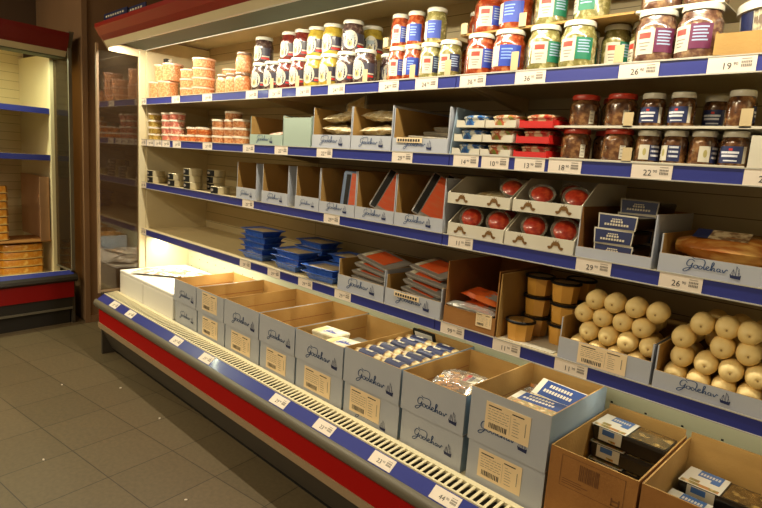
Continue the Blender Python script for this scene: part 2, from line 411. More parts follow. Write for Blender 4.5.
# ------------------------------------------------------------------ jars
def glass_body(kind):
    return {
 'dark':  lambda: mat('herring_in_dark_brine',(52,38,36),.25,coat=1,n=(70,(120,104,92),.2,(72,50,46))),
 'red':   lambda: mat('herring_in_red_sauce',(70,18,16),.25,coat=1,n=(50,(120,40,30),.2)),
 'yellow':lambda: mat('herring_in_mustard',(140,116,34),.25,coat=1,n=(50,(184,160,60),.2)),
 'tomato':lambda: mat('herring_in_tomato',(120,38,12),.22,coat=1,n=(60,(190,116,70),.2,(144,56,24))),
 'cream': lambda: mat('herring_in_dill_sauce',(112,104,56),.22,coat=1,n=(70,(196,186,136),.2,(130,122,70))),
 'brown': lambda: mat('pickled_herring',(70,44,30),.22,coat=1,n=(50,(160,130,94),.2,(100,68,54))),
 'amber': lambda: mat('brown_contents',(66,38,20),.18,coat=1,n=(60,(140,102,62),.2,(92,56,30))),
    }[kind]()
def jar(D,H,kind,lid,label_fn,name='jar',label='x'):
    t=thing(name,label,'jar'); r=D/2; lh=.014
    prof=[(r*.80,0.0),(r*.93,.002),(r*.99,.008),(r,.016),(r,H*.66),(r*.97,H*.72),(r*.87,H*.80),(r*.82,H-lh)]
    MB().lathe(prof,24).build('glass_body',glass_body(kind),t,smooth=True)
    lr=r*.90
    MB().lathe([(lr,H-lh),(lr*1.01,H-lh+.002),(lr,H-.003),(lr*.96,H),(lr*.80,H),(lr*.78,H-.0008),(0,H-.0008)],24).build('lid',lid,t,smooth=True)
    if label_fn:
        mb=MB(); mats=label_fn(mb,r*1.012,H); mb.build('paper_label',mats,t)
    return t
def lab_oval(mb,r,H):
    mb.patch(r,-62,75,H*.17,H*.60,1,8)
    mb.patch(r*1.004,-52,22,H*.12,H*.68,0,8,oval=True)
    mb.patch(r*1.007,-34,4,H*.42,H*.54,2,4); mb.patch(r*1.007,-30,-4,H*.20,H*.38,3,3,oval=True); mb.patch(r*1.008,-22,-12,H*.24,H*.34,5,3,oval=True)
    mb.patch(r*1.006,22,70,H*.20,H*.26,4,5); mb.patch(r*1.006,24,70,H*.28,H*.32,0,5)
    return [mat('cream_oval_label',(188,182,164),.45),mat('dark_grey_label',(56,52,66),.4,coat=.2),mat('pale_print',(140,152,158),.5),mat('yellow_print',(168,156,96),.5),REDINK,mat('dark_print',(96,84,72),.5)]
def lab_box(second, logo='red'):
    def f(mb,r,H):
        z0,z1=H*.16,H*.62
        mb.patch(r,-38,16,z0,z1,0,8); mb.patch(r,17,72,z0+.004,z1+.002,1,8)
        mb.patch(r*1.005,-28,6,z1-.022,z1-.008,2,5)
        for k,zz in enumerate((z0+.026,z0+.018,z0+.010)): mb.patch(r*1.005,-26+3*k,6-4*k,zz,zz+.003,3,4)
        for k in range(5): mb.patch(r*1.005,24,62-4*(k%2),z1-.008-k*.0075,z1-.0045-k*.0075,4,4)
        return [WHITEC,second,mat('red_logo_print',(200,60,46),.5),GREYINK,mat('light_print',(150,170,200),.5)]
    return f
def lab_blue_left(mb,r,H):
    z0,z1=H*.16,H*.62
    mb.patch(r,-50,-16,z0,z1,0,6); mb.patch(r,-15,60,z0,z1+.002,1,8)
    for k in range(4): mb.patch(r*1.005,-8,30-4*(k%2),z1-.012-k*.009,z1-.008-k*.009,2,4)
    mb.patch(r*1.005,-44,-22,z0+.004,z0+.02,3,4,oval=True)
    return [WHITEC,BLUEL,mat('pale_blue_print',(120,150,214),.5),WHITEP]
def lab_navy(mb,r,H):
    z0,z1=H*.12,H*.58
    mb.patch(r,-50,50,z0,z1,0,10); mb.patch(r,51,66,z0,z1,1,3)
    mb.patch(r*1.005,-6,8,z1-.010,z1-.005,3,4)
    for k,(a,b) in enumerate(((-40,34),(-36,30))): mb.patch(r*1.005,a,b,z0+.022-k*.008,z0+.027-k*.008,2,6)
    mb.patch(r*1.005,-24,30,z0+.004,z0+.007,2,5)
    return [NAVY,WHITEC,mat('white_print',(214,214,220),.5),REDINK]
def lab_white_spot(mb,r,H):
    mb.patch(r,34,54,H*.10,H*.50,0,5)
    for k in range(4): mb.patch(r*1.005,37,50,H*.16+k*.009,H*.16+k*.009+.002,1,3)
    return [WHITEC,GREYINK]
def lab_white_left(mb,r,H):
    mb.patch(r,-60,-14,H*.12,H*.56,0,6); mb.patch(r*1.003,-12,42,H*.10,H*.56,1,6)
    mb.patch(r*1.005,-42,-26,H*.24,H*.46,2,4,oval=True)
    for k in range(3): mb.patch(r*1.005,-6,34,H*.22+k*.011,H*.22+k*.011+.005,3,4)
    return [WHITEC,NAVY,mat('yellow_print',(190,170,80)),mat('white_print',(214,214,220))]
Z1,Z2,Z3,Z4=[z+.0005 for z,_ in SH]
def row_jars(specs, z, D, H, name, group, where, cat='jar'):
    for i,(x,y,dz,pool,rz,lab) in enumerate(specs): pool.put((x,y,z+dz),math.radians(rz),lab,group)
P={}
def pool(key,*a): P[key]=Pool(lambda:jar(*a)); return P[key]
HA=.1305
pool('dk',.093,HA,'dark',LIDM,lab_oval,'herring_jar'); pool('rd',.093,HA,'red',LIDM,lab_oval,'herring_jar'); pool('yl',.093,HA,'yellow',LIDM,lab_oval,'mustard_herring_jar')
gA='oval-labelled jars on the top shelf'
for i,(x,k,d) in enumerate([(1.235,'dk','dark contents, leftmost of the lower row beside the shrimp tubs'),(1.337,'dk','dark contents, second from the left of the lower row'),(1.437,'rd','red contents, third from the left of the lower row'),(1.537,'rd','red contents, fourth from the left of the lower row'),
        (1.640,'yl','yellow contents, left one of two in the lower row'),(1.742,'yl','yellow contents, right one of two in the lower row'),(1.848,'dk','dark contents, next to last of the lower row'),(1.952,'dk','dark contents, rightmost of the lower row')]):
    P[k].put((x,1.545,Z1+.002),math.radians(28-6*(i%2)),'oval-labelled jar, '+d,gA)
for i,(x,k,d) in enumerate([(1.25,'dk','dark contents, leftmost of the upper row'),(1.46,'rd','red contents, left one of two in the upper row'),(1.555,'rd','red contents, right one of two in the upper row'),(1.652,'yl','yellow contents, left one of two in the upper row'),(1.752,'yl','yellow contents, right one of two in the upper row'),(1.872,'dk','dark contents, rightmost of the upper row')]):
    P[k].put((x-.0292*(3.6-x),1.590,Z1+HA+.003),math.radians(20 if i!=5 else 50),'stacked oval-labelled jar, '+d,gA)
P['dk'].put((1.345,1.66,Z1+.002),0.3,'oval-labelled jar standing in the second row behind the two dark jars, lower one',gA)
P['dk'].put((1.985,1.655,Z1+.002),0.9,'oval-labelled dark jar in the second row, lower one behind the rightmost dark jar',gA)
P['dk'].put((1.345,1.665,Z1+HA+.003),0.3,'oval-labelled dark jar in the gap of the upper row, standing further back',gA)
P['yl'].put((1.822,1.70,Z1+HA+.003),0.9,'oval-labelled yellow jar further back, right behind the rightmost upper dark jar',gA)
# middle group: small jars
HB=.1235
pool('tb',.070,HB,'tomato',LIDM,lab_blue_left,'tomato_herring_jar'); pool('tw',.070,HB,'tomato',LIDM,lab_box(BLUEL),'tomato_herring_jar')
pool('cb',.079,HB,'cream',LIDM,lab_box(NAVY),'dill_herring_jar'); pool('cn',.079,HB,'cream',LIDM,lab_blue_left,'dill_herring_jar')
gB='small herring jars in the middle of the top shelf'
for x,y,dz,k,rz,d in [(2.128,1.54,0,'tw',30,'small tomato herring jar with white and blue label, leftmost of its lower row'),(2.203,1.54,0,'tb',20,'small tomato herring jar with blue label, second in its lower row'),
   (2.283,1.545,0,'cb',34,'small pale herring jar with white and navy label, third in its lower row'),(2.368,1.545,0,'cb',20,'small pale herring jar with navy label, right end of its lower row'),
   (2.132,1.585,HB+.004,'tw',28,'small tomato herring jar with white label, leftmost of its upper row'),(2.208,1.585,HB+.004,'tb',15,'small tomato herring jar with bright blue label, middle of its upper row'),(2.298,1.588,HB+.004,'cn',5,'small pale herring jar with navy blue wrap, right end of its upper row'),
   (2.395,1.70,HB+.004,'tw',40,'small dark-topped jar half hidden behind the pale jar of the upper row'),(2.385,1.64,0,'tw',40,'small jar half hidden behind the pale jar of the lower row'),(2.44,1.66,0,'cb',60,'small jar glimpsed in the gap before the wide tomato jars')]:
    P[k].put((x-(.0292*(3.6-x) if dz else 0),y,Z1+.002+dz),math.radians(rz),d,gB)
HC=.1305
pool('TW',.095,HC,'tomato',LIDM,lab_box(BLUEL),'wide_tomato_herring_jar'); pool('TB',.102,HC,'tomato',LIDM,lab_blue_left,'wide_tomato_herring_jar')
pool('CG',.098,HC,'cream',LIDM,lab_box(GREENL),'wide_dill_herring_jar'); pool('CG2',.080,HC,'cream',LIDM,lab_box(GREENL),'dill_herring_jar'); pool('PB',.101,HC,'brown',LIDM,lab_box(PURPL),'pickled_herring_jar')
gC='wide herring jars on the right of the top shelf'
for x,y,dz,k,rz,d in [(2.492,1.545,0,'TW',26,'wide tomato herring jar with white label, lower row'),(2.598,1.545,0,'TB',14,'wide tomato herring jar with large blue label, lower row'),
   (2.718,1.545,0,'CG',24,'wide pale herring jar with green label, lower row beside the blue-labelled jar'),(2.823,1.545,0,'CG',2,'wide pale herring jar with white front label and green side, lower row'),
   (2.895,1.63,0,'CG2',20,'narrow green-labelled jar further back, left one of two'),(2.975,1.63,0,'CG2',-30,'narrow green-labelled jar further back, right one of two'),
   (3.032,1.545,0,'PB',0,'brown herring jar with purple label, left one of the lower pair'),(3.134,1.545,0,'PB',-24,'brown herring jar with purple label, right one of the lower pair'),
   (2.512,1.588,HC+.008,'TW',30,'wide tomato herring jar with white label, upper row'),(2.612,1.588,HC+.008,'TB',-5,'wide tomato herring jar with large blue label, upper row'),
   (2.728,1.588,HC+.008,'CG',20,'wide pale herring jar with white and green label, left one in the upper row'),(2.852,1.588,HC+.008,'CG',-40,'wide pale herring jar with green side turned out, right one in the upper row'),
   (3.036,1.588,HC+.008,'PB',6,'brown herring jar with purple label, left one of the upper pair'),(3.138,1.588,HC+.008,'PB',-20,'brown herring jar with purple label, right one of the upper pair'),
   (2.79,1.66,0,'CG2',10,'green-labelled jar hidden in the second row between the two wide pale jars')]:
    P[k].put((x-(.0292*(3.6-x) if dz else 0),y,Z1+.002+dz),math.radians(rz),d,gC)
# cardboard trays / sheets with corner wedges between jar layers
def jar_tray(x0,x1,y0,y1,z,label,m,wedges):
    t=thing('cardboard_tray',label,'tray',((x0+x1)/2,(y0+y1)/2,z),0,'cardboard trays under jars'); hx=(x1-x0)/2; hy=(y1-y0)/2
    MB().box(-hx,hx,-hy,hy,0,.0015).box(-hx,hx,-hy,-hy+.0015,.0015,.006).build('base_sheet',m,t)
    for wx,h in wedges:
        w=wx-(x0+x1)/2
        MB().prism_z([(w-.012,-hy),(w+.012,-hy),(w+.012,-hy+.002),(w-.012,-hy+.002)],.0015,h).build('corner_wedge',mat('beige_card',(190,168,126),.7),t)
YT=1.492
jar_tray(2.09,2.42,YT-.002,1.74,Z1,'pale card tray under the small jars in the middle of the top shelf',WHITEC,[(2.25,.05),(2.405,.055)])
jar_tray(2.052,2.40,1.535,1.74,Z1+.002+HB+.0015,'card sheet between the two layers of small tomato and pale jars',KRAFT,[(2.065,.04)])
jar_tray(2.44,3.20,YT-.002,1.74,Z1,'long card tray under the wide jars on the top shelf',WHITEC,[(2.655,.06),(2.965,.05)])
jar_tray(2.41,2.972,1.535,1.74,Z1+.002+HC+.004,'card sheet between the layers of wide tomato and green-labelled jars',KRAFT,[(2.424,.04),(2.64,.045)])
jar_tray(2.976,3.18,1.535,1.74,Z1+.002+HC+.004,'card sheet between the two layers of purple-labelled jars',WHITEC,[])
jar_tray(1.185,2.03,YT,1.72,Z1,'low card tray under the oval-labelled jars',WHITEC,[(1.40,.05),(1.59,.05),(1.80,.055),(2.01,.05)])

# bucket in its kraft tray, top shelf right
t=thing('plastic_bucket','large white plastic bucket with picture label in a brown tray at the right end','bucket',(3.30,1.60,Z1+.004))
MB().lathe([(.082,0),(.086,.004),(.096,.105)],28).build('bucket_body',WHITEP,t,smooth=True)
MB().lathe([(.098,.101),(.103,.103),(.103,.122),(.097,.126),(0,.126)],28).build('lid',WHITEP,t,smooth=True)
mb=MB(); R_=.0975
def cone_patch(a0,a1,z0,z1,mi):
    o=len(mb.v)
    for k in range(7):
        a=math.radians(a0+(a1-a0)*k/6)
        for z in (z0,z1): r=.0868+(.0105*z/.112); mb.v.append((r*math.sin(a),-r*math.cos(a),z))
    for k in range(6): mb.f.append((o+2*k,o+2*k+2,o+2*k+3,o+2*k+1)); mb.m.append(mi)
cone_patch(-62,-34,.03,.102,0); cone_patch(-32,60,.03,.102,1)
mb.build('picture_label',[NAVY,mat('beige_picture',(190,184,150),.5,n=(40,(110,90,70),.06))],t)
t=thing('kraft_tray','brown kraft tray holding the white bucket on the top shelf','tray',(3.30,1.60,Z1))
MB().box(-.115,.14,-.11,-.107,0,.054).build('front_panel',KRAFT,t); MB().box(-.115,-.112,-.107,.107,0,.06).build('side_panel',KRAFT,t)
MB().box(.137,.14,-.107,.107,0,.06).build('side_panel',KRAFT,t); MB().box(-.112,.137,-.107,.107,0,.003).build('base_sheet',KRAFT,t); MB().box(-.115,.14,.107,.11,0,.06).build('back_panel',KRAFT,t)

# ------------------------------------------------------------------ tubs (top + second shelf, left)
def tub(D,H,body,lidm=FILM,name='salad_tub'):
    t=thing(name,'x','tub'); r=D/2
    MB().lathe([(r*.88,0),(r*.92,.002),(r*.97,H*.85),(r*.97,H-.006)],20).build('tub_body',body,t,smooth=True)
    MB().lathe([(r,H-.012),(r*1.02,H-.011),(r*1.01,H-.002),(r*.95,H-.001),(0,H-.001)],20).build('lid',lidm,t,smooth=True)
    return t
SHR=mat('shrimp_contents',(184,112,66),.4,coat=.3,n=(110,(208,160,116),.10,(194,128,82)))
PINK=mat('pink_salad',(200,110,96),.35,coat=.6,n=(80,(236,196,170),.14,(206,120,100)))
ORNG=mat('orange_salad',(188,90,36),.4,coat=.3,n=(100,(212,146,88),.10,(204,110,56)))
YGRN=mat('yellow_green_salad',(150,120,50),.35,coat=.6,n=(80,(206,184,110),.14,(170,138,60)))
LIDT=mat('pale_pink_lid',(220,172,148),.3,coat=.5); LIDC=mat('clear_white_lid',(214,200,180),.3,coat=.5)
pt=Pool(lambda:tub(.120,.102,SHR,LIDT,'shrimp_tub'))
for x,y,dz,d in [(.095,1.555,0,'lower left'),(.222,1.555,0,'lower right'),(.125,1.575,.103,'upper left'),(.250,1.570,.103,'upper right')]:
    pt.put((x,y,Z1+dz),0,'tall shrimp tub at the left end of the top shelf, %s of four'%d,'tall shrimp tubs')
pf=Pool(lambda:tub(.124,.050,SHR,LIDT,'shrimp_tub'))
for sx,sy,n,d in [(.505,1.56,3,'left front'),(.650,1.56,4,'middle front'),(.79,1.66,3,'right rear')]:
    for k in range(n): pf.put((sx+random.uniform(-.004,.004),sy,Z1+.051*k),0,'flat shrimp tub in the %s stack on the top shelf, %s from bottom'%(d,ORD[k]),'flat shrimp tubs')
pj=Pool(lambda:jar(.082,.100,'dark',DARKLID,None,'shrimp_jar'))
def shrimp_jar():
    t=jar(.082,.100,'dark',LIDC,None,'shrimp_jar'); t.children[0].data.materials[0]=SHR; t.children[1].data.materials[0]=mat('brownish_clear_lid',(120,96,76),.3,coat=.5); return t
pj=Pool(shrimp_jar)
for x,y,dz,d in [(.895,1.545,0,'leftmost of the row'),(.983,1.545,0,'second of the row'),(1.071,1.545,0,'third of the row'),(1.150,1.60,0,'rightmost, tucked behind the dark jar'),(1.055,1.56,.101,'stacked on the row')]:
    pj.put((x,y,Z1+dz),0,'small shrimp jar with dark lid on the top shelf, '+d,'small shrimp jars')
t=thing('clip_strip_holder','small dark metal clip with clear strip on top of the tall shrimp tubs','clip',(.155,1.575,Z1+.2065))
MB().box(-.02,.02,-.012,.012,0,.035).build('clip_body',BLACK,t); MB().box(.021,.07,-.004,.004,.004,.03).build('clear_strip',CLEARP,t)
# second shelf
def stack(pl,x,y,n,h,z,desc,group):
    for k in range(n): pl.put((x+random.uniform(-.003,.003),y,z+h*k),random.uniform(0,3),'%s, %s from bottom'%(desc,ORD[k]),group)
ps={k:Pool(lambda m=m:tub(.092,.041,m,LIDC)) for k,m in (('y',YGRN),('p',PINK),('o',ORNG),('s',SHR))}
gS='small salad tubs on the second shelf'
for k,x,y,n,d in [('y',.075,1.545,4,'yellow-green salad tub in the leftmost stack of the second shelf'),('y',.195,1.63,2,'yellow-green salad tub in the low stack behind the leftmost pair'),('p',.265,1.545,4,'pink salad tub in the second stack on the second shelf'),('p',.372,1.545,4,'pink salad tub in the third stack on the second shelf'),
  ('o',.475,1.555,1,'single orange salad tub beside the pink stacks'),('o',.585,1.545,2,'orange salad tub in the left low pair stack'),('o',.695,1.545,2,'orange salad tub in the right low pair stack'),
  ('s',.868,1.545,3,'shrimp salad tub in the stack left of the tallest one'),('s',.968,1.56,4,'shrimp salad tub in the tallest stack near the grey box'),('s',1.075,1.545,3,'shrimp salad tub in the stack right against the first cardboard box')]:
    stack(ps[k],x,y,n,.0415,Z2,d,gS)
# third shelf: round tins
SILV=mat('cream_tin_side',(196,184,150),.3,metal=.35)
def tin():
    t=thing('caviar_tin','x','tin'); r=.052
    MB().lathe([(r*.96,0),(r,.002),(r,.036),(r*.96,.038),(0,.0375)],24).build('tin_body',SILV,t,smooth=True)
    mb=MB(); mb.patch(r*1.01,-75,32,.002,.036,0,10); mb.patch(r*1.015,-30,2,.012,.028,1,5,oval=True); mb.patch(r*1.013,-66,-36,.014,.022,1,4)
    mb.build('wrap_label',[BLACK,mat('grey_print',(150,140,130),.5)],t); return t
pn=Pool(tin)
for x,y,n,d in [(.085,1.545,2,'leftmost stack'),(.372,1.545,2,'second stack'),(.575,1.545,3,'stack of three'),(.885,1.545,1,'lone tin beside the cardboard boxes'),(.36,1.66,1,'row behind the second stack'),(.62,1.665,3,'rear stack behind the stack of three'),(1.0,1.66,1,'rear tin behind the lone tin')]:
    for k in range(n): pn.put((x+random.uniform(-.004,.004),y,Z3+.0388*k),math.radians(random.uniform(4,16)),'round cream tin with black wrap, %s'%d+('' if n==1 else ', %s from bottom'%ORD[k]),'round tins on the third shelf')

# ------------------------------------------------------------------ cartons
def carton(x0,x1,y0,y1,z0,zf,zs,label,outer=GREYC,inner=KRAFT,logo=None,stick=None,zb=None,name='cardboard_box',group=None,th=.0035,zr=None,fp=None,taper=0,cat='box'):
    """open carton; zf, zs, zb tops of front, sides and back above z0; logo=(x,z,width); stick=(x,z,scale)"""
    cx=(x0+x1)/2; t=thing(name,label,cat,(cx,(y0+y1)/2,z0),0,group); hx=(x1-x0)/2; hy=(y1-y0)/2
    zb=zb or zs; zr=zr or zs
    MB().box(-hx,hx,-hy,hy,0,th,0,{1:1}).build('base_panel',[outer,inner],t)
    MB().box(-hx,hx,-hy,-hy+th,th,zf,0,{4:1,1:1}).build('front_panel',[outer,inner],t)
    MB().box(-hx+th,hx-th,hy-th,hy,th,zb,0,{2:1,1:1}).build('back_panel',[outer,inner],t)
    for sgn,h in ((-1,zs),(1,zr)):
        a,b=(-hx,-hx+th) if sgn<0 else (hx-th,hx)
        o=MB()
        if taper:
            y_=-hy+th; ym=-hy+taper
            o.prism_x([(y_,th),(hy,th),(hy,zb if zb<h else h),(ym,h),(y_,zf)],a,b,0)
            # inner face
            xi=b+.0003 if sgn<0 else a-.0003
            o.add([(xi,y_,th),(xi,hy,th),(xi,hy,min(zb,h)),(xi,ym,h),(xi,y_,zf)],[(0,1,2,3,4)] if sgn<0 else [(4,3,2,1,0)],1)
        else:
            o.box(a,b,-hy+th,hy,th,h,0,{3 if sgn<0 else 5:1,1:1})
            if group=='open boxes of the upper deck layer':
                xi=b+.0004 if sgn<0 else a-.0004
                o.add([(xi,-hy+.01,h*.52),(xi,hy-.01,h*.52),(xi,hy-.01,h*.52+.0022),(xi,-hy+.01,h*.52+.0022)],[(0,1,2,3)],2)
        o.build('side_panel',[BLUEC if group and 'deck' in group and outer is GREYC else outer,inner,mat('red_brown_crease',(120,58,30),.8)],t)
    fx=t
    if logo: put_logo(t,logo[0]-cx,-hy-.0012,logo[1],logo[2])
    if stick: put_sticker(t,stick[0]-cx,-hy-.0016,stick[1],stick[2],stick[3] if len(stick)>3 else None)
    return t
# deck boxes: upper and lower of each stack
YD0,YD1=1.342,1.70; ZD=.3955; HL=.124
deck=[ # x0,x1,y1,height upper, front content
 (.782,1.022,1.70,.118,'first from the left'),(1.030,1.296,1.74,.118,'second from the left'),(1.302,1.592,1.76,.122,'third from the left'),(1.600,1.854,1.76,.122,'fourth from the left'),
 (1.862,2.150,1.74,.122,'fifth from the left'),(2.158,2.438,1.76,.130,'sixth from the left'),(2.448,2.704,1.72,.130,'seventh from the left'),(2.722,2.978,1.70,.165,'eighth from the left')]
upl=['empty blue-grey box with printed front, {} of the upper deck boxes','grey box with a front sticker, {} of the upper deck boxes','empty open box with script logo, {} of the upper deck boxes','open box with script logo, {} of the upper deck boxes','box of white paper packs, {} of the upper deck boxes',
     'box of cream and blue wrapped rolls, {} of the upper deck boxes','box holding one bag of orange snacks, {} of the upper deck boxes','tall grey box of blue packs, {} of the upper deck boxes']
for i,(x0,x1,y1,hu,d) in enumerate(deck):
    w=x1-x0
    zl=HL if i<7 else .130
    if i in (0,6): lo=dict(logo=(x0+w*.22,.040,w*.58))
    elif i==7: lo=dict(stick=(x0+.042,.026,1.45,1.15))
    elif i==5: lo=dict(stick=(x0+.035,.020,1.55,1.25),logo=(x0+w*.25,.010,w*.5))
    else: lo=dict(stick=(x0+w*.20,.016,w*5.6,1.22))
    carton(x0+.002,x1-.002,YD0+.006,y1,ZD,zl-.003,zl-.003,'lower grey box with '+('script logo' if i in(0,6) else 'sticker')+' in the deck stack %s'%d,group='boxes of the lower deck layer',**lo)
    up=dict(logo=(x0+w*.25,.028,w*.60))
    if i==1: up=dict(stick=(x0+.06,.020,1.45,1.22))
    if i==7: up=dict(stick=(x0+.055,.052,1.45,1.15),logo=(x0+w*.14,.036,w*.58))
    carton(x0,x1,YD0-.002,y1,ZD+zl+.001,hu,hu,upl[i].format(d),outer=GREYC,group='open boxes of the upper deck layer',**up)
# brown boxes
def brown_print(parent,x,z,w,h):
    mb=MB(); y=0
    def bar(x0,x1,z0,z1): mb.add([(x0,y,z0),(x1,y,z0),(x1,y,z1),(x0,y,z1)],[(0,1,2,3)])
    b=.0012; bar(0,w,0,b); bar(0,w,h-b,h); bar(0,b,0,h); bar(w-b,w,0,h)
    rnd=random.Random(5); xx=w*.30
    while xx<w*.62: l=rnd.uniform(.0012,.003); bar(xx,xx+l,h*.38,h*.88); xx+=l+rnd.uniform(.0012,.0025)
    for k in range(3): bar(w*.04,w*(.36+.1*(k%2)),h*.10+k*.006,h*.10+k*.006+.0018)
    bar(w*.82,w*.95,h*.08,h*.12); bar(w*.84,w*.93,h*.2,h*.26); bar(w*.82,w*.84,h*.08,h*.32); bar(w*.93,w*.95,h*.08,h*.32)
    mb.build('printed_panel',mat('brown_print',(110,70,34),.8),parent,loc=(x,-.0012,z))
for i,(x0,x1,lab) in enumerate([(2.988,3.215,'brown kraft box with stamped panel beside the grey row, holding stacked black trays'),(3.222,3.50,'brown kraft box at the bottom right corner with two black trays')]):
    c=carton(x0,x1,1.338,1.705,ZD,.222,.222,lab,outer=KRAFTD,inner=KRAFT,zb=.240,group='brown kraft boxes on the deck',th=.004)
    if i==0: 
        brown_print(c,-.08,.125,.165,.085)
        for ch in c.children:
            if ch.name.startswith('printed_panel'): ch.location.y=-(1.705-1.338)/2-.0012

# shelf cartons
gSh='cardboard display boxes on the shelves'
def shelf_box(x0,x1,z,zf,zs,label,outer=GREYC,depth=.33,zr=None,zb=None,logo=True,y0=1.492,inner=KRAFT,group=gSh,stick=None):
    w=x1-x0
    return carton(x0,x1,y0,y0+depth,z,zf,zs,label,outer,inner,logo=(x0+w*.22,zf*.30,min(w*.55,zf*2.4)) if logo else None,zr=zr,zb=zb,group=group,stick=stick)
shelf_box(1.235,1.500,Z2,.050,.135,'low-fronted box with pale packets on the second shelf, next to the shrimp tubs',outer=TEALC)
shelf_box(1.508,1.700,Z2,.125,.130,'plain pale green box turned sideways on the second shelf',outer=TEALC,logo=False,depth=.25)
shelf_box(1.712,1.950,Z2,.055,.165,'box overflowing with clear packs on the second shelf, left one of the pair')
shelf_box(1.955,2.170,Z2,.055,.165,'box full of pale clear packs on the second shelf, right one of the pair')
shelf_box(2.178,2.430,Z2,.050,.155,'wide box of grey packs with a sticker strip on the second shelf')
for ch,(a,b,s) in {}: pass
gE='tall boxes on the third shelf'
shelf_box(1.128,1.300,Z3,.056,.178,'empty tall-sided box on the third shelf, leftmost of six',group=gE)
shelf_box(1.352,1.555,Z3,.056,.180,'empty tall-sided box on the third shelf, second of six',group=gE)
shelf_box(1.612,1.776,Z3,.056,.183,'empty tall-sided box on the third shelf, third of six',group=gE)
shelf_box(1.780,1.998,Z3,.048,.183,'tall-sided box with a blue salmon pack on the third shelf, fourth of six',group=gE)
shelf_box(2.002,2.210,Z3,.048,.183,'tall-sided box with a black and orange salmon pack, fifth of six',group=gE)
shelf_box(2.214,2.438,Z3,.048,.186,'tall-sided box with two salmon packs, rightmost of six beside the crown trays',group=gE)
shelf_box(2.915,3.118,Z3,.030,.140,'box of navy-labelled packs on the third shelf',depth=.30,logo=False,inner=KRAFTD)
shelf_box(3.135,3.405,Z3,.047,.095,'low grey box with script logo holding a long golden pack on the third shelf')
gF='display boxes on the lowest shelf'
shelf_box(1.925,2.188,Z4,.062,.125,'box of white salmon packs on the lowest shelf beside the blue trays',group=gF)
shelf_box(2.196,2.462,Z4,.062,.110,'box of salmon packs with a sticker strip on the lowest shelf',group=gF,logo=True)
c=shelf_box(2.478,2.682,Z4,.058,.210,'plain brown box with tall sides and orange packs on the lowest shelf',outer=KRAFTD,inner=KRAFTD,logo=False,group=gF)
put_sticker(c,.03,-.166,.02,.6)
shelf_box(2.900,3.156,Z4,.062,.120,'grey box of fish rolls with a wide sticker on the lowest shelf',outer=GREYC,group=gF,stick=(2.960,.002,1.35,.78),zr=.110,depth=.30,logo=False)
shelf_box(3.164,3.430,Z4,.045,.110,'grey box of fish rolls with script logo at the right of the lowest shelf',group=gF,depth=.30)
# tall brown divider board left of the tubs
o=MB().box(0,.004,0,.22,0,.205).build('cardboard_divider',KRAFT,None,loc=(2.688,1.495,Z4)); tag(o,'upright brown card panel between the brown box and the amber tubs','panel')
o=MB().box(0,.18,0,.26,0,.002).build('card_sheet',WHITEC,None,loc=(2.70,1.50,Z4-.0004)); tag(o,'pale card sheet under the amber tubs','sheet')

# dark crease lines inside the empty deck boxes
# ------------------------------------------------------------------ packs
def flatpack(w,d,h,mats,parts,name,cat='pack'):
    """a rounded flat pack w x d x h lying on its back; parts = list of (name,x0,x1,y0,y1,mat) on its top"""
    t=thing(name,'x',cat)
    mb=MB(); r=min(w,d)*.08
    def rr(a,b):
        out=[]
        for cx_,cy_,s in ((a-r,b-r,0),(-a+r,b-r,90),(-a+r,-b+r,180),(a-r,-b+r,270)):
            for k in range(4): q=math.radians(s+30*k); out.append((cx_+r*math.cos(q),cy_+r*math.sin(q)))
        return out
    p0=rr(w/2*.94,d/2*.94); p1=rr(w/2,d/2); n=len(p0)
    mb.add([(x,y,0) for x,y in p0]+[(x,y,h*.8) for x,y in p1]+[(x*.96,y*.96,h) for x,y in p1],
      [tuple(range(n-1,-1,-1))]+[(i,(i+1)%n,n+(i+1)%n,n+i) for i in range(n)]+[(n+i,n+(i+1)%n,2*n+(i+1)%n,2*n+i) for i in range(n)]+[tuple(2*n+i for i in range(n))])
    mb.build('tray',mats,t)
    for nm,x0,x1,y0,y1,m in parts:
        MB().box(x0,x1,y0,y1,h+.0002,h+.0012).build(nm,m,t)
    return t
SALM=mat('salmon_slices',(236,84,24),.5,coat=.15,n=(30,(226,110,60),.2),stretch=(1,5,1))
SILVER=mat('silver_film',(156,152,148),.3,metal=.0,coat=.6,bump=(40,.4))
WPACK=mat('white_paper_pack',(224,220,206),.5,n=(30,(206,196,160),.12))
def salmon_pack():
    return flatpack(.115,.17,.014,[SILVER],[('salmon_window',-.026,.054,-.068,.078,SALM),('black_band',-.052,-.030,-.08,.08,BLACK)],'salmon_pack')
psal=Pool(salmon_pack)
def blue_salmon():
    return flatpack(.115,.17,.014,[mat('pale_blue_film',(120,150,196),.3,coat=.6)],[('salmon_window',-.02,.05,-.055,.075,SALM),('black_band',-.042,-.024,-.07,.07,BLACK)],'salmon_pack')
pbl=Pool(blue_salmon)
gP='salmon packs'
# upright leaning in tall third-shelf boxes (rotated about X to stand, sloping back)
def stand(pl,x,y,z,lean,roll,lab,grp=gP):
    return pl.put((x,y,z),0,lab,grp,rot=(math.radians(90-lean),0,math.radians(roll)))
stand(pbl,1.905,1.58,Z3+.094,12,26,'pale blue salmon pack standing upright in the fourth tall-sided box')
r=psal.put((2.110,1.585,Z3+.104),0,'salmon pack with black band leaning in the fifth tall-sided box',gP,rot=(math.radians(72),math.radians(24),math.radians(30)))
psal.put((2.330,1.585,Z3+.104),0,'salmon pack with black band leaning at the front of the rightmost tall-sided box',gP,rot=(math.radians(72),math.radians(24),math.radians(30)))
psal.put((2.325,1.685,Z3+.10),0,'salmon pack behind the front one in the rightmost tall-sided box',gP,rot=(math.radians(80),math.radians(20),math.radians(14)))
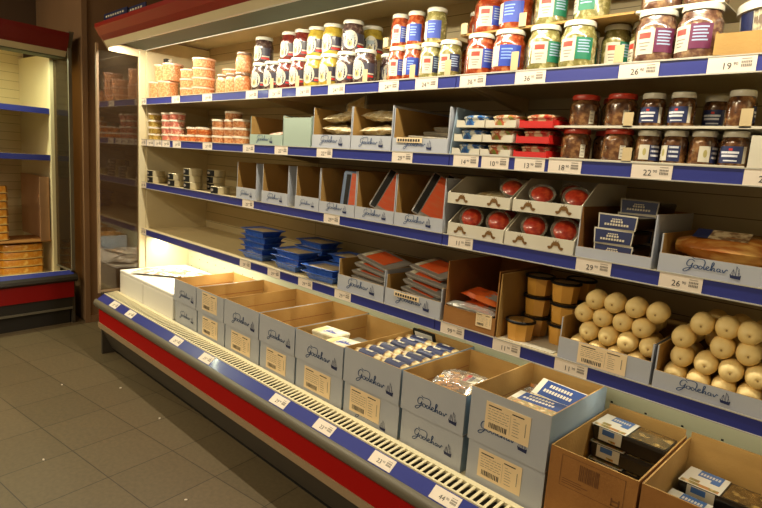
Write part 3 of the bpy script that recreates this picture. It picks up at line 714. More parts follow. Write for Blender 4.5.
# lying salmon packs on lowest shelf
def curved_pack():
    return flatpack(.19,.15,.012,[SILVER],[('salmon_window',-.06,.05,-.05,.055,SALM),('white_patch',-.085,-.063,-.05,.05,WPACK)],'salmon_pack')
pc=Pool(curved_pack)
for k,(x,y,z,rx,ry,rz) in enumerate([(2.055,1.60,.026,1,1,1),(2.055,1.60,.047,2,2,-2),(2.057,1.60,.069,3,4,1),(2.06,1.61,.096,5,8,3),(2.06,1.62,.125,7,10,-2)]):
    pc.put((x,y,Z4+z),0,'white-edged salmon pack in the box beside the blue trays, %s from the bottom'%ORD[k],'salmon packs on the lowest shelf',rot=tuple(map(math.radians,(rx,ry,rz))))
for k,(x,y,z,rx,ry,rz) in enumerate([(2.329,1.60,.026,2,4,1),(2.329,1.60,.050,4,7,-3),(2.329,1.61,.078,6,10,3),(2.33,1.62,.108,8,8,8),(2.33,1.64,.138,10,5,-8)]):
    pc.put((x,y,Z4+z),0,'salmon pack in the box left of the plain brown box, %s from the bottom'%ORD[k],'salmon packs on the lowest shelf',rot=tuple(map(math.radians,(rx,ry,rz))))
# clear crumpled packs
def pillow(w,d,h,m,inner,name,cat='bag',seed=1,label_strip=None,amp=.25):
    t=thing(name,'x',cat); rnd=random.Random(seed); N=10; mb=MB()
    gr={}
    for sgn in (1,-1):
        for i in range(N+1):
            for j in range(N+1):
                u=i/N*2-1; v=j/N*2-1
                e=max(0,(1-u**4)*(1-v**4))**.6
                z=sgn*h/2*e*(1+amp*(rnd.random()-.5)*2) 
                gr[sgn,i,j]=len(mb.v); mb.v.append((u*w/2*(1+.03*rnd.uniform(-1,1)),v*d/2*(1+.03*rnd.uniform(-1,1)),h/2+z))
    for sgn in (1,-1):
        for i in range(N):
            for j in range(N):
                q=(gr[sgn,i,j],gr[sgn,i+1,j],gr[sgn,i+1,j+1],gr[sgn,i,j+1]); mb.f.append(q if sgn>0 else q[::-1]); mb.m.append(0)
    mb.build('film_wrap',m,t,smooth=True)
    if inner:
        mi=MB(); 
        for k in range(inner[1]):
            x=rnd.uniform(-.3,.3)*w; y=rnd.uniform(-.3,.3)*d; a=rnd.uniform(0,6.28); l=inner[2]; ww=inner[3]
            c,s=math.cos(a),math.sin(a); zz=h*(.2+.5*rnd.random()); q=[]
            for (px_,py_) in ((-l,-ww),(l,-ww),(l,ww),(-l,ww)): q.append((x+px_*c-py_*s,y+px_*s+py_*c))
            mi.prism_z(q,zz,zz+ww)
        mi.build('contents',inner[0],t)
    if label_strip:
        x0,x1,y0,y1,lm=label_strip; MB().box(x0,x1,y0,y1,h*1.02,h*1.02+.001).build('pack_label',lm,t)
    return t
PALE=mat('pale_fish_strips',(216,196,150),.5,n=(60,(190,160,100),.2))
pp=Pool(lambda:pillow(.185,.15,.034,mat('creamy_film',(206,192,152),.35,coat=.6,n=(26,(168,144,100),.10,(224,214,184))),(PALE,26,.035,.006),'clear_pack',seed=3,amp=.45))
gQ='clear packs of pale strips'
for k,(x,y,z,rx,ry,rz) in enumerate([(1.831,1.60,.018,0,0,3),(1.828,1.595,.064,3,4,-4),(1.833,1.597,.120,8,-5,4)]):
    pp.put((x,y,Z2+z),0,'clear pack of pale strips in the overflowing box, %s from the bottom'%ORD[k],gQ,rot=tuple(map(math.radians,(rx,ry,rz))))
pp2=Pool(lambda:flatpack(.115,.09,.008,[CLEARP],[('pale_slices',-.045,.045,-.035,.035,PALE)],'clear_tray_pack'))
pp2.put((1.862,1.60,Z2+.172),0,'flat clear tray pack standing up at the top of the overflowing box','clear packs upright',rot=tuple(map(math.radians,(62,-22,10))))
for k,(x,y,z,rx,ry,rz) in enumerate([(2.0625,1.60,.018,0,0,1),(2.0625,1.595,.064,3,-2,2),(2.0625,1.597,.120,8,4,-2)]):
    pp.put((x,y,Z2+z),0,'clear pack of pale strips in the right box of the pair, %s from the bottom'%ORD[k],gQ,rot=tuple(map(math.radians,(rx,ry,rz))))
GRYS=mat('grey_fish_pieces',(120,104,84),.4,coat=.5,n=(60,(176,160,136),.2,(100,84,66)))
pg=Pool(lambda:flatpack(.19,.10,.016,[mat('grey_tray_film',(130,126,116),.3,coat=.7,n=(50,(170,160,140),.2))],[('fish_window',-.08,.06,-.04,.04,GRYS),('dark_label',.062,.088,-.04,.04,BLACK)],'grey_fish_pack'))
for k,(x,y,z,rz) in enumerate([(2.30,1.575,.012,2),(2.305,1.58,.030,-2),(2.30,1.59,.048,3),(2.31,1.66,.068,0),(2.31,1.72,.090,4)]):
    pg.put((x,y,Z2+z),0,'grey fish pack in the box with the sticker strip, %s from the bottom'%ORD[k],'grey fish packs',rot=(math.radians(6),math.radians(2),math.radians(rz)))
pw=Pool(lambda:pillow(.13,.09,.026,mat('pale_pink_packet',(206,176,150),.4,coat=.5,n=(30,(170,130,110),.2)),None,'pale_packet',seed=5))
for k,(x,y,z,rx,ry,rz) in enumerate([(1.36,1.57,.006,0,0,5),(1.39,1.57,.040,4,-8,12)]):
    pw.put((x,y,Z2+z),0,'pale pink packet in the low-fronted box, %s from the bottom'%ORD[k],'pale packets',rot=tuple(map(math.radians,(rx,ry,rz))))
MB  # keep name
o=MB().box(0,.12,-.0012,0,0,.018,0)
for k in range(9): o.box(.006+k*.012,.014+k*.012,-.0018,-.0013,.004,.013,1)
o=o.build('sticker_strip',[STICK,INK],None,loc=(2.20,1.4905,Z2+.034)); tag(o,'cream sticker strip with dark print on the wide box of grey packs','sticker','sticker strips')
o=inst('sticker_strip',o.data,None,(2.245,1.4905,Z4+.040)); tag(o,'cream sticker strip with dark print on the salmon box left of the plain brown box','sticker','sticker strips')
# long golden pack
t=thing('golden_fish_pack','long vacuum pack of golden smoked fish in the low grey box on the third shelf','pack',(3.275,1.585,Z3+.030),0)
GOLD=mat('golden_smoked_skin',(176,112,44),.3,coat=.8,n=(10,(214,170,96),.2,(160,92,30)),stretch=(1,6,3))
mb=MB(); prof=[(0,0)]
nn=14
for i in range(nn+1):
    u=i/nn; xx=-.125+.25*u; e=math.sin(PI*min(max(u*1.0,.04),.96))**.35
    for k in range(12): a=2*PI*k/12; mb.v.append((xx,math.cos(a)*.066*e,.036+math.sin(a)*.040*e))
for i in range(nn):
    for k in range(12): j=(k+1)%12; mb.f.append((i*12+k,i*12+j,(i+1)*12+j,(i+1)*12+k)); mb.m.append(0)
mb.f.append(tuple(range(11,-1,-1))); mb.m.append(0); mb.f.append(tuple(nn*12+k for k in range(12))); mb.m.append(0)
mb.build('fish_body',GOLD,t,smooth=True)
RX=Matrix.Translation((0,-.022,.072))@Matrix.Rotation(math.radians(20),4,'X')
MB().box(-.085,-.050,-.025,.025,0,.002).xf(RX).build('navy_label',NAVY,t); MB().box(-.050,.035,-.025,.025,0,.002).xf(RX).build('picture_label',mat('beige_label',(196,176,140),.5,n=(60,(120,90,60),.1)),t)
# navy-labelled packs in shelf 3 box
def navy_pack():
    t=flatpack(.108,.15,.030,[mat('black_tray_plastic',(24,20,18),.3,coat=.6)],[],'navy_labelled_pack')
    mb=MB(); 
    mb.add([(-.050,-.078,-.004),(.050,-.078,-.003),(.052,-.076,.036),(-.054,-.076,.037)],[(0,1,2,3)],1)
    mb.add([(-.047,-.0786,-.003),(.047,-.0786,-.001),(.049,-.0768,.032),(-.050,-.0768,.033)],[(0,1,2,3)],0)
    text_into(mb,'STENBIDER',.0088,-.033,.007,-.0794,2); text_into(mb,'ROM',.0088,-.012,.017,-.0794,2)
    mb.build('front_label',[NAVY,WHITEC,mat('pale_lettering',(190,180,160),.5)],t); return t
# lettering is kept to what can be read: two blurred lines
def navy_pack():
    t=flatpack(.108,.15,.030,[mat('black_tray_plastic',(24,20,18),.3,coat=.6)],[],'navy_labelled_pack')
    mb=MB()
    mb.add([(-.050,-.078,-.004),(.050,-.078,-.003),(.052,-.076,.036),(-.054,-.076,.037)],[(0,1,2,3)],1)
    mb.add([(-.047,-.0786,-.003),(.047,-.0786,-.001),(.049,-.0768,.032),(-.050,-.0768,.033)],[(0,1,2,3)],0)
    for z,w,n in ((.006,.066,9),(.0145,.034,5),(.022,.028,6)):
        for k in range(n):
            x=-w/2+w*k/n; hh=.0055 if z<.02 else .003
            mb.add([(x,-.0795,z),(x+w/n*.72,-.0795,z),(x+w/n*.72,-.0790,z+hh),(x,-.0790,z+hh)],[(0,1,2,3)],2)
    mb.build('front_label',[NAVY,WHITEC,mat('pale_lettering',(190,180,160),.5)],t); return t
pv=Pool(navy_pack)
for x,y,z,rz,d in [(3.013,1.580,.012,0,'bottom'),(3.008,1.580,.052,1,'middle'),(3.016,1.582,.092,-1,'top')]:
    pv.put((x,y,Z3+z),math.radians(rz),'black pack with navy label in the third-shelf box, %s of the stack'%d,'navy-labelled packs')
pv.put((3.020,1.710,Z3+.132),0,'black pack with navy label, higher one at the back of the third-shelf box','navy-labelled packs')
pv.put((3.016,1.710,Z3+.012),0,'black pack with navy label, bottom one at the back of the third-shelf box','navy-labelled packs')
pv.put((3.016,1.710,Z3+.052),0,'black pack with navy label, second one at the back of the third-shelf box','navy-labelled packs')
pv.put((3.016,1.710,Z3+.092),0,'black pack with navy label, third one at the back of the third-shelf box','navy-labelled packs')

# crown trays with prawn tubs
CROWN=mat('brown_gold_print',(112,76,24),.6)
def crown(mb,cx,cz,s,y):
    for k in (-1,1):
        ribbon(mb,smooth_path([(cx+k*.1*s,cz+.5*s),(cx+k*.45*s,cz+.3*s),(cx+k*.6*s,cz-.1*s),(cx+k*.95*s,cz-.35*s),(cx+k*1.1*s,cz-.1*s)],3),.36*s,0,y)
    mb.add([(cx-.32*s,y-.0002,cz+.05*s),(cx+.32*s,y-.0002,cz+.05*s),(cx+.45*s,y-.0002,cz+.8*s),(cx+.15*s,y-.0002,cz+.55*s),(cx,y-.0002,cz+.95*s),(cx-.15*s,y-.0002,cz+.55*s),(cx-.45*s,y-.0002,cz+.8*s)],[(0,1,3,5),(1,2,3),(0,5,6),(3,4,5)])
def crown_tray(x0,x1,z,label,hf=.042,hs=.095,rz=0,y0=1.492,d=.30):
    cx=(x0+x1)/2; t=thing('crown_printed_tray',label,'tray',(cx,y0+d/2,z),rz,'white crown-printed trays'); hx=(x1-x0)/2; hy=d/2; th=.003
    MB().box(-hx,hx,-hy,hy,0,th).build('base_panel',WHITEC,t)
    MB().prism_x([(0,0)]*0 or [(-hy,th),(-hy+th,th),(-hy+th,hf),(-hy,hf)],-hx,hx).build('front_panel',WHITEC,t)
    MB().box(-hx,hx,hy-th,hy,th,hs).build('back_panel',WHITEC,t)
    for a in (-hx,hx-th): MB().prism_x([(-hy+th,th),(hy-th,th),(hy-th,hs),(-hy+.09,hs),(-hy+th,hf)],a,a+th).build('side_panel',WHITEC,t)
    mb=MB()
    for q in (-.52,.52):
        mb=MB(); crown(mb,q*hx,hf*.46,.0200,-hy-.0008); mb.build('printed_crown',CROWN,t)
    return t
crown_tray(2.462,2.678,Z3,'white crown-printed tray of prawn tubs, lower left of the four',hs=.104)
crown_tray(2.684,2.908,Z3,'white crown-printed tray of prawn tubs, lower right of the four',hs=.104)
crown_tray(2.452,2.690,Z3+.1055,'white crown-printed tray, nearly empty, upper left of the four',hf=.036,hs=.090)
crown_tray(2.700,2.918,Z3+.1055,'white crown-printed tray of prawn tubs, upper right of the four',hf=.036,hs=.100)
PRAWN=mat('red_prawn_contents',(176,40,22),.35,coat=.8,n=(60,(224,96,56),.16,(196,58,34)))
def prawn_tub():
    t=thing('prawn_tub','x','tub'); r=.038
    MB().lathe([(r*.7,0),(r*.78,.002),(r,.03)],20).build('tub_body',CLEARP,t,smooth=True)
    MB().lathe([(r*.68,.004),(r*.92,.028),(r*.7,.036),(r*.35,.041),(0,.042)],16).build('prawns',PRAWN,t,smooth=True)
    MB().lathe([(r*1.05,.030),(r*1.07,.031),(r*1.02,.034),(r*1.02,.030)],20).build('rim',CLEARP,t,smooth=True); return t
pr_=Pool(prawn_tub)
def tilt(a,b): return (math.radians(a),0,math.radians(b))
for x,y,z,d in [(2.510,1.562,.048,'left one in the lower left crown tray'),(2.615,1.562,.048,'right one in the lower left crown tray'),(2.742,1.562,.048,'left one in the lower right crown tray'),(2.842,1.562,.048,'right one in the lower right crown tray'),
                (2.630,1.60,.150,'in the upper left crown tray near its right side'),(2.752,1.57,.140,'left one in the upper right crown tray'),(2.862,1.57,.140,'right one in the upper right crown tray')]:
    pr_.put((x,y,Z3+z),0,'round prawn tub tilted forward, '+d,'prawn tubs',rot=tilt(62 if z<.1 else 44,28))
for x,y,z,d in [(2.56,1.70,.048,'hidden in the rear of the lower left crown tray'),(2.80,1.68,.048,'hidden in the rear of the lower right crown tray'),(2.80,1.67,.150,'dark one at the rear of the upper right crown tray')]:
    pr_.put((x,y,Z3+z),0,'round prawn tub, '+d,'prawn tubs',rot=tilt(62,28))
pp.put((2.560,1.69,Z3+.116),0,'clear bag lying at the back of the upper left crown tray',gQ)

# snack cartons second shelf: nine small trays with packs
def snack(outer,film,name):
    t=thing(name,'x','carton'); w,d,h=.108,.13,.043
    MB().box(-w/2,w/2,-d/2,d/2,0,.002).box(-w/2,w/2,d/2-.002,d/2,.002,.030).box(-w/2,-w/2+.002,-d/2,d/2,.002,.024).box(w/2-.002,w/2,-d/2,d/2,.002,.024).build('carton_tray',outer,t)
    f=MB().prism_x([(-d/2,.002),(-d/2+.002,.002),(-d/2+.002,.019),(-d/2,.019)],-w/2,w/2)
    if outer is WHITEC:
        f=MB(); z=.002; y=-d/2
        pts=[(-w/2,.022),(-w*.24,.022),(-w*.18,.007),(w*.14,.007),(w*.20,.022),(w/2,.022)]
        for i in range(5):
            (xa,za),(xb,zb)=pts[i],pts[i+1]; f.add([(xa,y,0),(xb,y,0),(xb,y,zb),(xa,y,za),(xa,y+.002,0),(xb,y+.002,0),(xb,y+.002,zb),(xa,y+.002,za)],[(0,1,2,3),(4,7,6,5),(3,2,6,7),(0,4,5,1)])
    f.build('carton_front',outer,t)
    mb=MB(); mb.lathe([(.018,0),(.0225,.004),(.0232,.026)],16,1,(0,0),sx=2.05,sy=2.2,power=4)
    mb.lathe([(.0236,.026),(.0246,.028),(.0246,.032),(.0238,.0335),(.019,.0385),(0,.0395)],16,1,(0,0),sx=2.05,sy=2.2,power=4)
    mb.build('snack_pack',[mat('cream_tub_plastic',(196,180,140),.4),film],t,loc=(0,.004,.0025),smooth=True)
    return t
BF=mat('blue_fish_film',(24,66,130),.3,coat=.6,n=(45,(190,190,180),.07,(40,104,170)))
GF=mat('green_cream_film',(120,130,50),.3,coat=.6,n=(45,(206,194,160),.07,(176,60,44)))
RF=mat('red_cream_film',(170,26,18),.3,coat=.6,n=(45,(200,180,140),.07,(170,90,60)))
REDC=mat('red_card',(190,24,20),.5)
for nm,o_,fl,x,dsc in (('b',WHITEC,BF,2.506,'blue-filmed spread packs'),('g',WHITEC,GF,2.618,'green-topped spread packs'),('r',REDC,RF,2.738,'red carton of spread packs')):
    pl=Pool(lambda:snack(o_,fl,'spread_carton'))
    for k in range(3):
        pl.put((x+(0,.004,.01)[k],1.556,Z2+.0442*k),0,'small carton of %s on the second shelf, %s tier'%(dsc,('bottom','middle','top')[k]),'spread cartons')
o=MB().prism_x([(1.495,0),(1.70,0),(1.70,.15),(1.515,.155)],0,.004).build('card_side_flap',BLUEC,None,loc=(2.438,0,Z2)); tag(o,'pale blue upright card flap left of the spread cartons','panel')

# second shelf jars
HG=.0875; HH=.0845
pool('G',.082,HG,'amber',REDLID,lab_white_spot,'red_lidded_jar'); pool('H',.0615,HH,'amber',LIDM,lab_navy,'anchovy_jar'); pool('H2',.0615,HH,'amber',LIDM,lab_white_left,'anchovy_jar')
gG='red-lidded jars on the second shelf'; gH='white-lidded jars on the second shelf'
for x,y,dz,rz,d in [(2.852,1.545,0,10,'front left one of the lower row'),(2.972,1.545,0,-4,'front right one of the lower row'),(2.912,1.62,0,0,'standing back between the two front ones, lower row'),
    (2.862,1.555,1,10,'left one of the upper row'),(2.965,1.555,1,-4,'right one of the upper row'),(2.915,1.64,1,0,'standing back in the dark, upper row')]:
    P['G'].put((x,y,Z2+.002+dz*(HG+.0055)),math.radians(rz),'brown jar with red lid, '+d,gG)
for x,y,dz,rz,k,d in [(3.053,1.54,0,40,'H2','first from the left of the lower row'),(3.118,1.54,0,0,'H2','second from the left of the lower row'),(3.183,1.54,0,60,'H2','third from the left of the lower row'),(3.250,1.54,0,-2,'H','last of the lower row'),
    (3.052,1.54,1,-4,'H','first from the left of the upper row'),(3.122,1.54,1,-8,'H','second from the left of the upper row'),(3.178,1.62,1,0,'H','third of the upper row, set back'),(3.214,1.68,1,0,'H','further back in the dark, upper row'),(3.250,1.54,1,110,'H','rightmost of the upper row, label turned away'),(3.31,1.63,1,30,'H','set back behind the rightmost upper jar'),
    (3.085,1.62,0,0,'H','behind the first lower ones'),(3.178,1.62,0,0,'H','behind the third lower one'),(3.25,1.64,0,0,'H','behind the last lower one'),(3.31,1.64,0,0,'H','beside the pale carton at the back')]:
    P[k].put((x,y,Z2+.002+dz*(HG+.0055)),math.radians(rz),'brown jar with white lid, '+d,gH)
jar_tray(2.80,3.285,1.496,1.72,Z2,'card tray under the red- and white-lidded jars',WHITEC,[(3.018,.04)])
jar_tray(2.80,3.345,1.500,1.72,Z2+HG+.0025,'card sheet between the two layers of brown jars',WHITEC,[(3.008,.04),(3.272,.045)])
t=carton(3.290,3.42,1.496,1.60,Z2,.075,.075,'plain pale carton at the right end of the second shelf',outer=WHITEC,inner=WHITEC,group=None)

# amber octagonal tubs
AMB=mat('amber_paste',(226,170,78),.4,coat=.4,n=(12,(208,150,60),.3))
def amber_tub():
    t=thing('amber_tub','x','tub'); r=.0425
    MB().lathe([(r*.88,0),(r*.9,.002),(r*1.04,.056)],8).build('tub_body',AMB,t)
    MB().lathe([(r*1.08,.056),(r*1.12,.057),(r*1.12,.062),(r*1.04,.0645),(r*.9,.062)],24).build('lid_rim',BLACK,t,smooth=True)
    MB().lathe([(r*1.03,.0621),(0,.0622)],24).build('lid_window',mat('amber_window',(170,130,70),.25,coat=.8,n=(20,(90,70,50),.2)),t)
    return t
pa=Pool(amber_tub)
pa.put((2.742,1.545,Z4+.002),.2,'amber paste tub with black-rimmed lid, alone at the front of its row','amber tubs')
for sx,sy,d in ((2.742,1.642,'left stack'),(2.842,1.622,'right stack'),(2.846,1.72,'rear right stack')):
    for k in range(3): pa.put((sx+random.uniform(-.003,.003),sy,Z4+.002+.0665*k),.2,'amber paste tub in the %s behind the front tub, %s'%(d,('bottom','middle','top')[k]),'amber tubs')
# orange packs in plain brown box
ORP=mat('orange_film_pack',(206,70,20),.3,coat=.9,n=(14,(226,120,60),.2))
po=Pool(lambda:pillow(.15,.09,.026,ORP,None,'orange_pack',seed=9,amp=.35,label_strip=(.02,.07,-.03,.03,SILVER)))
for k,(x,y,z,rx,ry,rz) in enumerate([(2.580,1.570,.013,0,0,2),(2.582,1.575,.048,3,3,-3),(2.582,1.58,.086,8,6,-5),(2.58,1.69,.013,0,0,2)]):
    po.put((x,y,Z4+z),0,'orange film pack in the plain brown box, %s one'%(('lowest','middle','topmost','rearmost')[k]),'orange packs',rot=tuple(map(math.radians,(rx,ry,rz))))
o=pillow(.19,.045,.026,FILM2,None,'clear_bag',seed=12); o.location=(2.578,1.512,Z4+.052); o['label']='crumpled clear bag spilling over the front of the plain brown box'

# fish rolls
ROLL=mat('pale_fish_roll',(248,224,162),.5,n=(16,(236,204,132),.25),bump=(70,.15))
def roll():
    t=thing('fish_roll','x','roll'); r=.0272; Lr=.088
    mb=MB(); seg=18; prof=[(.0,.004),(.003,.001),(.008,0),(.015,.0025),(.021,.0075),(.0253,.016),(r,.028),(r,Lr-.028),(.021,Lr-.008),(.010,Lr-.001),(0,Lr)]
    for rr,yy in prof:
        for k in range(seg): a=2*PI*k/seg; w=1+.02*math.sin(3*a+yy*40); mb.v.append((rr*w*math.cos(a),yy,rr*w*math.sin(a)))
    for i in range(len(prof)-1):
        for k in range(seg): j=(k+1)%seg; mb.f.append((i*seg+k,i*seg+j,(i+1)*seg+j,(i+1)*seg+k)); mb.m.append(0)
    mb.build('roll_casing',ROLL,t,smooth=True)
    mb=MB(); mb.box(-.0018,.0018,-.0008,.004,-.0022,.0022); mb.build('tied_end',mat('tied_end_brown',(170,140,86),.6),t)
    return t
prl=Pool(roll)
Lr_=[[(2.935,.855),(2.990,.855),(3.045,.855),(3.100,.855)],[(2.960,.902),(3.016,.902),(3.072,.901),(3.127,.901)],[(2.934,.948),(2.990,.948),(3.045,.948),(3.100,.947)],[(2.965,.994),(3.018,.996),(3.075,.996),(3.130,.994)]]
Rr_=[[(3.196,.851),(3.252,.851),(3.308,.851),(3.364,.851)],[(3.205,.899),(3.262,.898),(3.318,.898),(3.374,.898)],[(3.200,.948),(3.236,.990),(3.290,.946),(3.346,.946)],[(3.292,.994),(3.340,.993)]]
for nm,G_ in (('left',Lr_),('right',Rr_)):
    for r_,row in enumerate(G_):
        for c_,(x,z) in enumerate(row):
            y=1.504+random.uniform(-.003,.010)+(.012 if r_>=2 else 0)
            prl.put((x+.009,y,z-.012),random.uniform(-.02,.02)+.15,'pale fish roll in the %s box, %s row from the bottom, %s from left'%(nm,ORD[r_],ORD[c_]),'fish rolls on the lowest shelf')

for k,(x,z) in enumerate(((3.245,.985),(3.30,.985),(3.355,.985),(3.20,.94),(3.255,.94),(3.31,.94),(3.365,.94),(2.985,.94),(3.04,.94),(3.095,.94),(3.20,.885),(3.255,.885),(3.31,.885),(3.365,.885),(2.985,.885),(3.04,.885),(3.095,.885))):
    prl.put((x+.003,1.625,z-.012),.05,'pale fish roll in the shade of the rear row, number %s behind the front rolls'%('twenty','one','two','three','four','five','six','seven','eight','nine','ten','eleven','twelve','thirteen','fourteen','fifteen','sixteen')[k] if False else 'pale fish roll in the shade, rear layer of the %s box'%('right' if x>3.16 else 'left'),'fish rolls in the rear layer of the %s box'%('right' if x>3.16 else 'left'))
# blue foil trays
BFOIL=mat('blue_foil_tray',(42,84,176),.35,coat=.5,n=(40,(70,116,206),.2),bump=(60,.4))
def btray():
    t=thing('blue_tray','x','tray'); mb=MB()
    w,d,h=.092,.062,.033
    def ring(a,b,z): return [(-a,-b,z),(-a*.5,-b*1.02,z),(0,-b*1.03,z),(a*.5,-b*1.02,z),(a,-b,z),(a*1.02,0,z),(a,b,z),(0,b*1.02,z),(-a,b,z),(-a*1.02,0,z)]
    R=[ring(w*.78,d*.74,0),ring(w*.92,d*.9,h*.7),ring(w*1.12,d*1.12,h),ring(w*1.10,d*1.10,h+.001),ring(w*.90,d*.88,h-.004)]
    n=10
    for r in R: mb.v+=r
    mb.f.append(tuple(range(n-1,-1,-1))); mb.m.append(0)
    for i in range(4):
        for k in range(n): j=(k+1)%n; mb.f.append((i*n+k,i*n+j,(i+1)*n+j,(i+1)*n+k)); mb.m.append(0)
    mb.f.append(tuple(4*n+k for k in range(n))); mb.m.append(0)
    mb.build('foil_tray',BFOIL,t)
    MB().add([(-w*.8,-d*.8,h-.003),(w*.8,-d*.8,h-.003),(w*.8,d*.8,h-.003),(-w*.8,d*.8,h-.003),(0,0,h+.003)],[(0,1,4),(1,2,4),(2,3,4),(3,0,4)]).build('cream_filling',mat('tan_filling',(190,164,128),.35,coat=.9,n=(20,(220,206,180),.2)),t)
    return t
pb=Pool(btray)
for x,y,n,d in [(1.225,1.590,5,'leftmost stack'),(1.47,1.75,4,'rear stack'),(1.525,1.580,3,'middle front stack'),(1.76,1.73,3,'rear right stack'),(1.785,1.560,2,'right front stack')]:
    for k in range(n): pb.put((x+random.uniform(-.008,.008),y+random.uniform(-.004,.004),Z4+.0292*k),random.uniform(-.08,.08),'blue foil tray on the lowest shelf, %s%s'%(d,'' if n==1 else ', '+ORD[k]+' from the bottom'),'blue foil trays')

# ------------------------------------------------------------------ deck contents
for x0,x1,d in ((.026,.372,'left one at the end wall'),(.378,.765,'right one beside the grey boxes')):
    cx=(x0+x1)/2; t=thing('foam_box','white foam fish box on the deck, '+d,'box',(cx,1.56,ZD),0,'white foam boxes'); hx=(x1-x0)/2
    MB().box(-hx,hx,-.22,.22,0,.130).build('box_body',STYRO,t,bevel=.006)
    MB().box(-hx,hx,-.22,.22,.131,.150).build('lid',STYRO,t,bevel=.005)
pher=Pool(lambda:pillow(.30,.16,.022,mat('clear_white_film',(224,222,210),.15,coat=1,n=(24,(150,130,110),.06)),None,'fish_bag',seed=21,amp=.5))
pher.put((.26,1.50,ZD+.1515),.7,'crumpled film bag of fish on the left foam box','film bags on the foam boxes')
pher.put((.54,1.60,ZD+.1515),-.3,'crumpled film bag further right on the foam boxes','film bags on the foam boxes')
for k,(x,y,a) in enumerate(((.22,1.60,.8),(.42,1.66,.9))):
    mb=MB(); mb.box(0,.34,-.004,.004,0,.004); o=mb.build('pink_strip',mat('pink_brown_strip',(196,130,100),.5),None,loc=(x,y,ZD+.1735),rot=(0,0,a-.55)); tag(o,'thin pinkish strip lying over the film bags, %s one'%('left','right')[k],'strip')
# white paper packs in fifth box
pwp=None
def white_pack():
    t=flatpack(.135,.095,.024,[WPACK],[],'white_paper_pack')
    mb=MB(); 
    for s in SCRIPT: ribbon(mb,[(x*.07-.02,z*.07-.02) for x,z in smooth_path(s,3)],.0055)
    mb.v=[(x,z,.0252) for x,y,z in mb.v]; mb.build('blue_lettering',BLUEL,t); 
    MB().box(-.06,-.03,-.04,.03,.0245,.0252).build('yellow_print',mat('pale_yellow_print',(214,200,130),.5),t); return t
pwp=Pool(white_pack)
zt=ZD+HL+.0055
for k,(x,y,z,rz) in enumerate([(1.94,1.42,0,5),(2.07,1.43,0,-80),(1.945,1.425,.026,8),(2.07,1.44,.026,84),(1.95,1.45,.085,6),(2.075,1.41,.082,10),(1.95,1.44,.055,2),(2.07,1.43,.054,84)]):
    pwp.put((x if abs(rz)<45 else 2.075,y,zt+z),math.radians(rz),'white paper pack with blue print in the fifth deck box, '+['bottom left','bottom right','second left','second right','top left','top right','third left','third right'][k],'white paper packs')
t=flatpack(.12,.10,.03,[mat('grey_film_pack',(150,150,140),.3,coat=.6)],[],'grey_film_pack'); t.location=(1.95,1.62,zt); t['label']='dull grey film pack in the rear of the fifth deck box'
# wrapped rolls in sixth box
CRW=mat('cream_wrapper',(214,200,150),.35,coat=.6,n=(50,(160,120,70),.08))
def wrapped():
    t=thing('wrapped_roll','x','snack'); mb=MB(); n=9; S_=1.28
    for i in range(n+1):
        u=i/n*2-1; r=.018*(1-.0*abs(u)) if abs(u)<.7 else .018*(1-(abs(u)-.7)/.3*.55); 
        if i in (0,n): r=.013
        for k in range(10): a=2*PI*k/10; mb.v.append((u*.052,r*1.15*math.cos(a),.018+r*.85*math.sin(a)))
    for i in range(n):
        for k in range(10): j=(k+1)%10; mb.f.append((i*10+k,i*10+j,(i+1)*10+j,(i+1)*10+k)); mb.m.append(0)
    mb.f.append(tuple(range(9,-1,-1))); mb.m.append(0); mb.f.append(tuple(n*10+k for k in range(10))); mb.m.append(0)
    mb.v=[tuple(c*1.28 for c in v) for v in mb.v]; mb.build('wrapper',CRW,t,smooth=True)
    lb=MB(); n=6
    for i in range(n+1):
        a=math.radians(25+130*i/n)
        for x in (-.030,.030): lb.v.append((x,.0213*math.cos(a),.018+.0160*math.sin(a)))
    for i in range(n): lb.f.append((2*i,2*i+1,2*i+3,2*i+2)); lb.m.append(0)
    for q in (-.014,.0): lb.box(q,q+.012,-.004,.004,.0338,.0346,1)
    lb.v=[tuple(c*1.28 for c in v) for v in lb.v]; lb.build('blue_band',[NAVY,WHITEC],t); return t
pwr=Pool(wrapped)
for layer,zz in ((0,.031),(1,.078)):
    for c_,x in enumerate((2.234,2.363)) :
        for r_ in range(6):
            if layer==0 and r_>1: continue
            pwr.put((x+random.uniform(-.001,.001),1.392+r_*.057+c_*.006,zt+zz),math.radians(random.uniform(-4,4)),'wrapped roll in sixth deck box, %s column, %s from the front, %s layer'%(('left','right')[c_],ORD[r_],('lower','upper')[layer]),'wrapped rolls in the sixth deck box')
o=MB().box(2.18,2.42,1.36,1.70,0,.03).build('card_insert',KRAFT,None,loc=(0,0,zt)); tag(o,'flat brown card insert under the wrapped rolls','insert')
t=thing('card_pack','white card pack with black frame and blue print, leaning behind the wrapped rolls','pack',(2.215,1.725,zt+.07),0)
t.rotation_euler=(math.radians(20),0,0)
MB().box(-.04,.07,-.005,.005,0,.075,0).build('card_front',BLACK,t); MB().box(-.03,.06,-.006,-.0052,.006,.068,0).box(-.02,.02,-.007,-.0061,.02,.05,1).build('printed_front',[WHITEC,BLUEL],t)
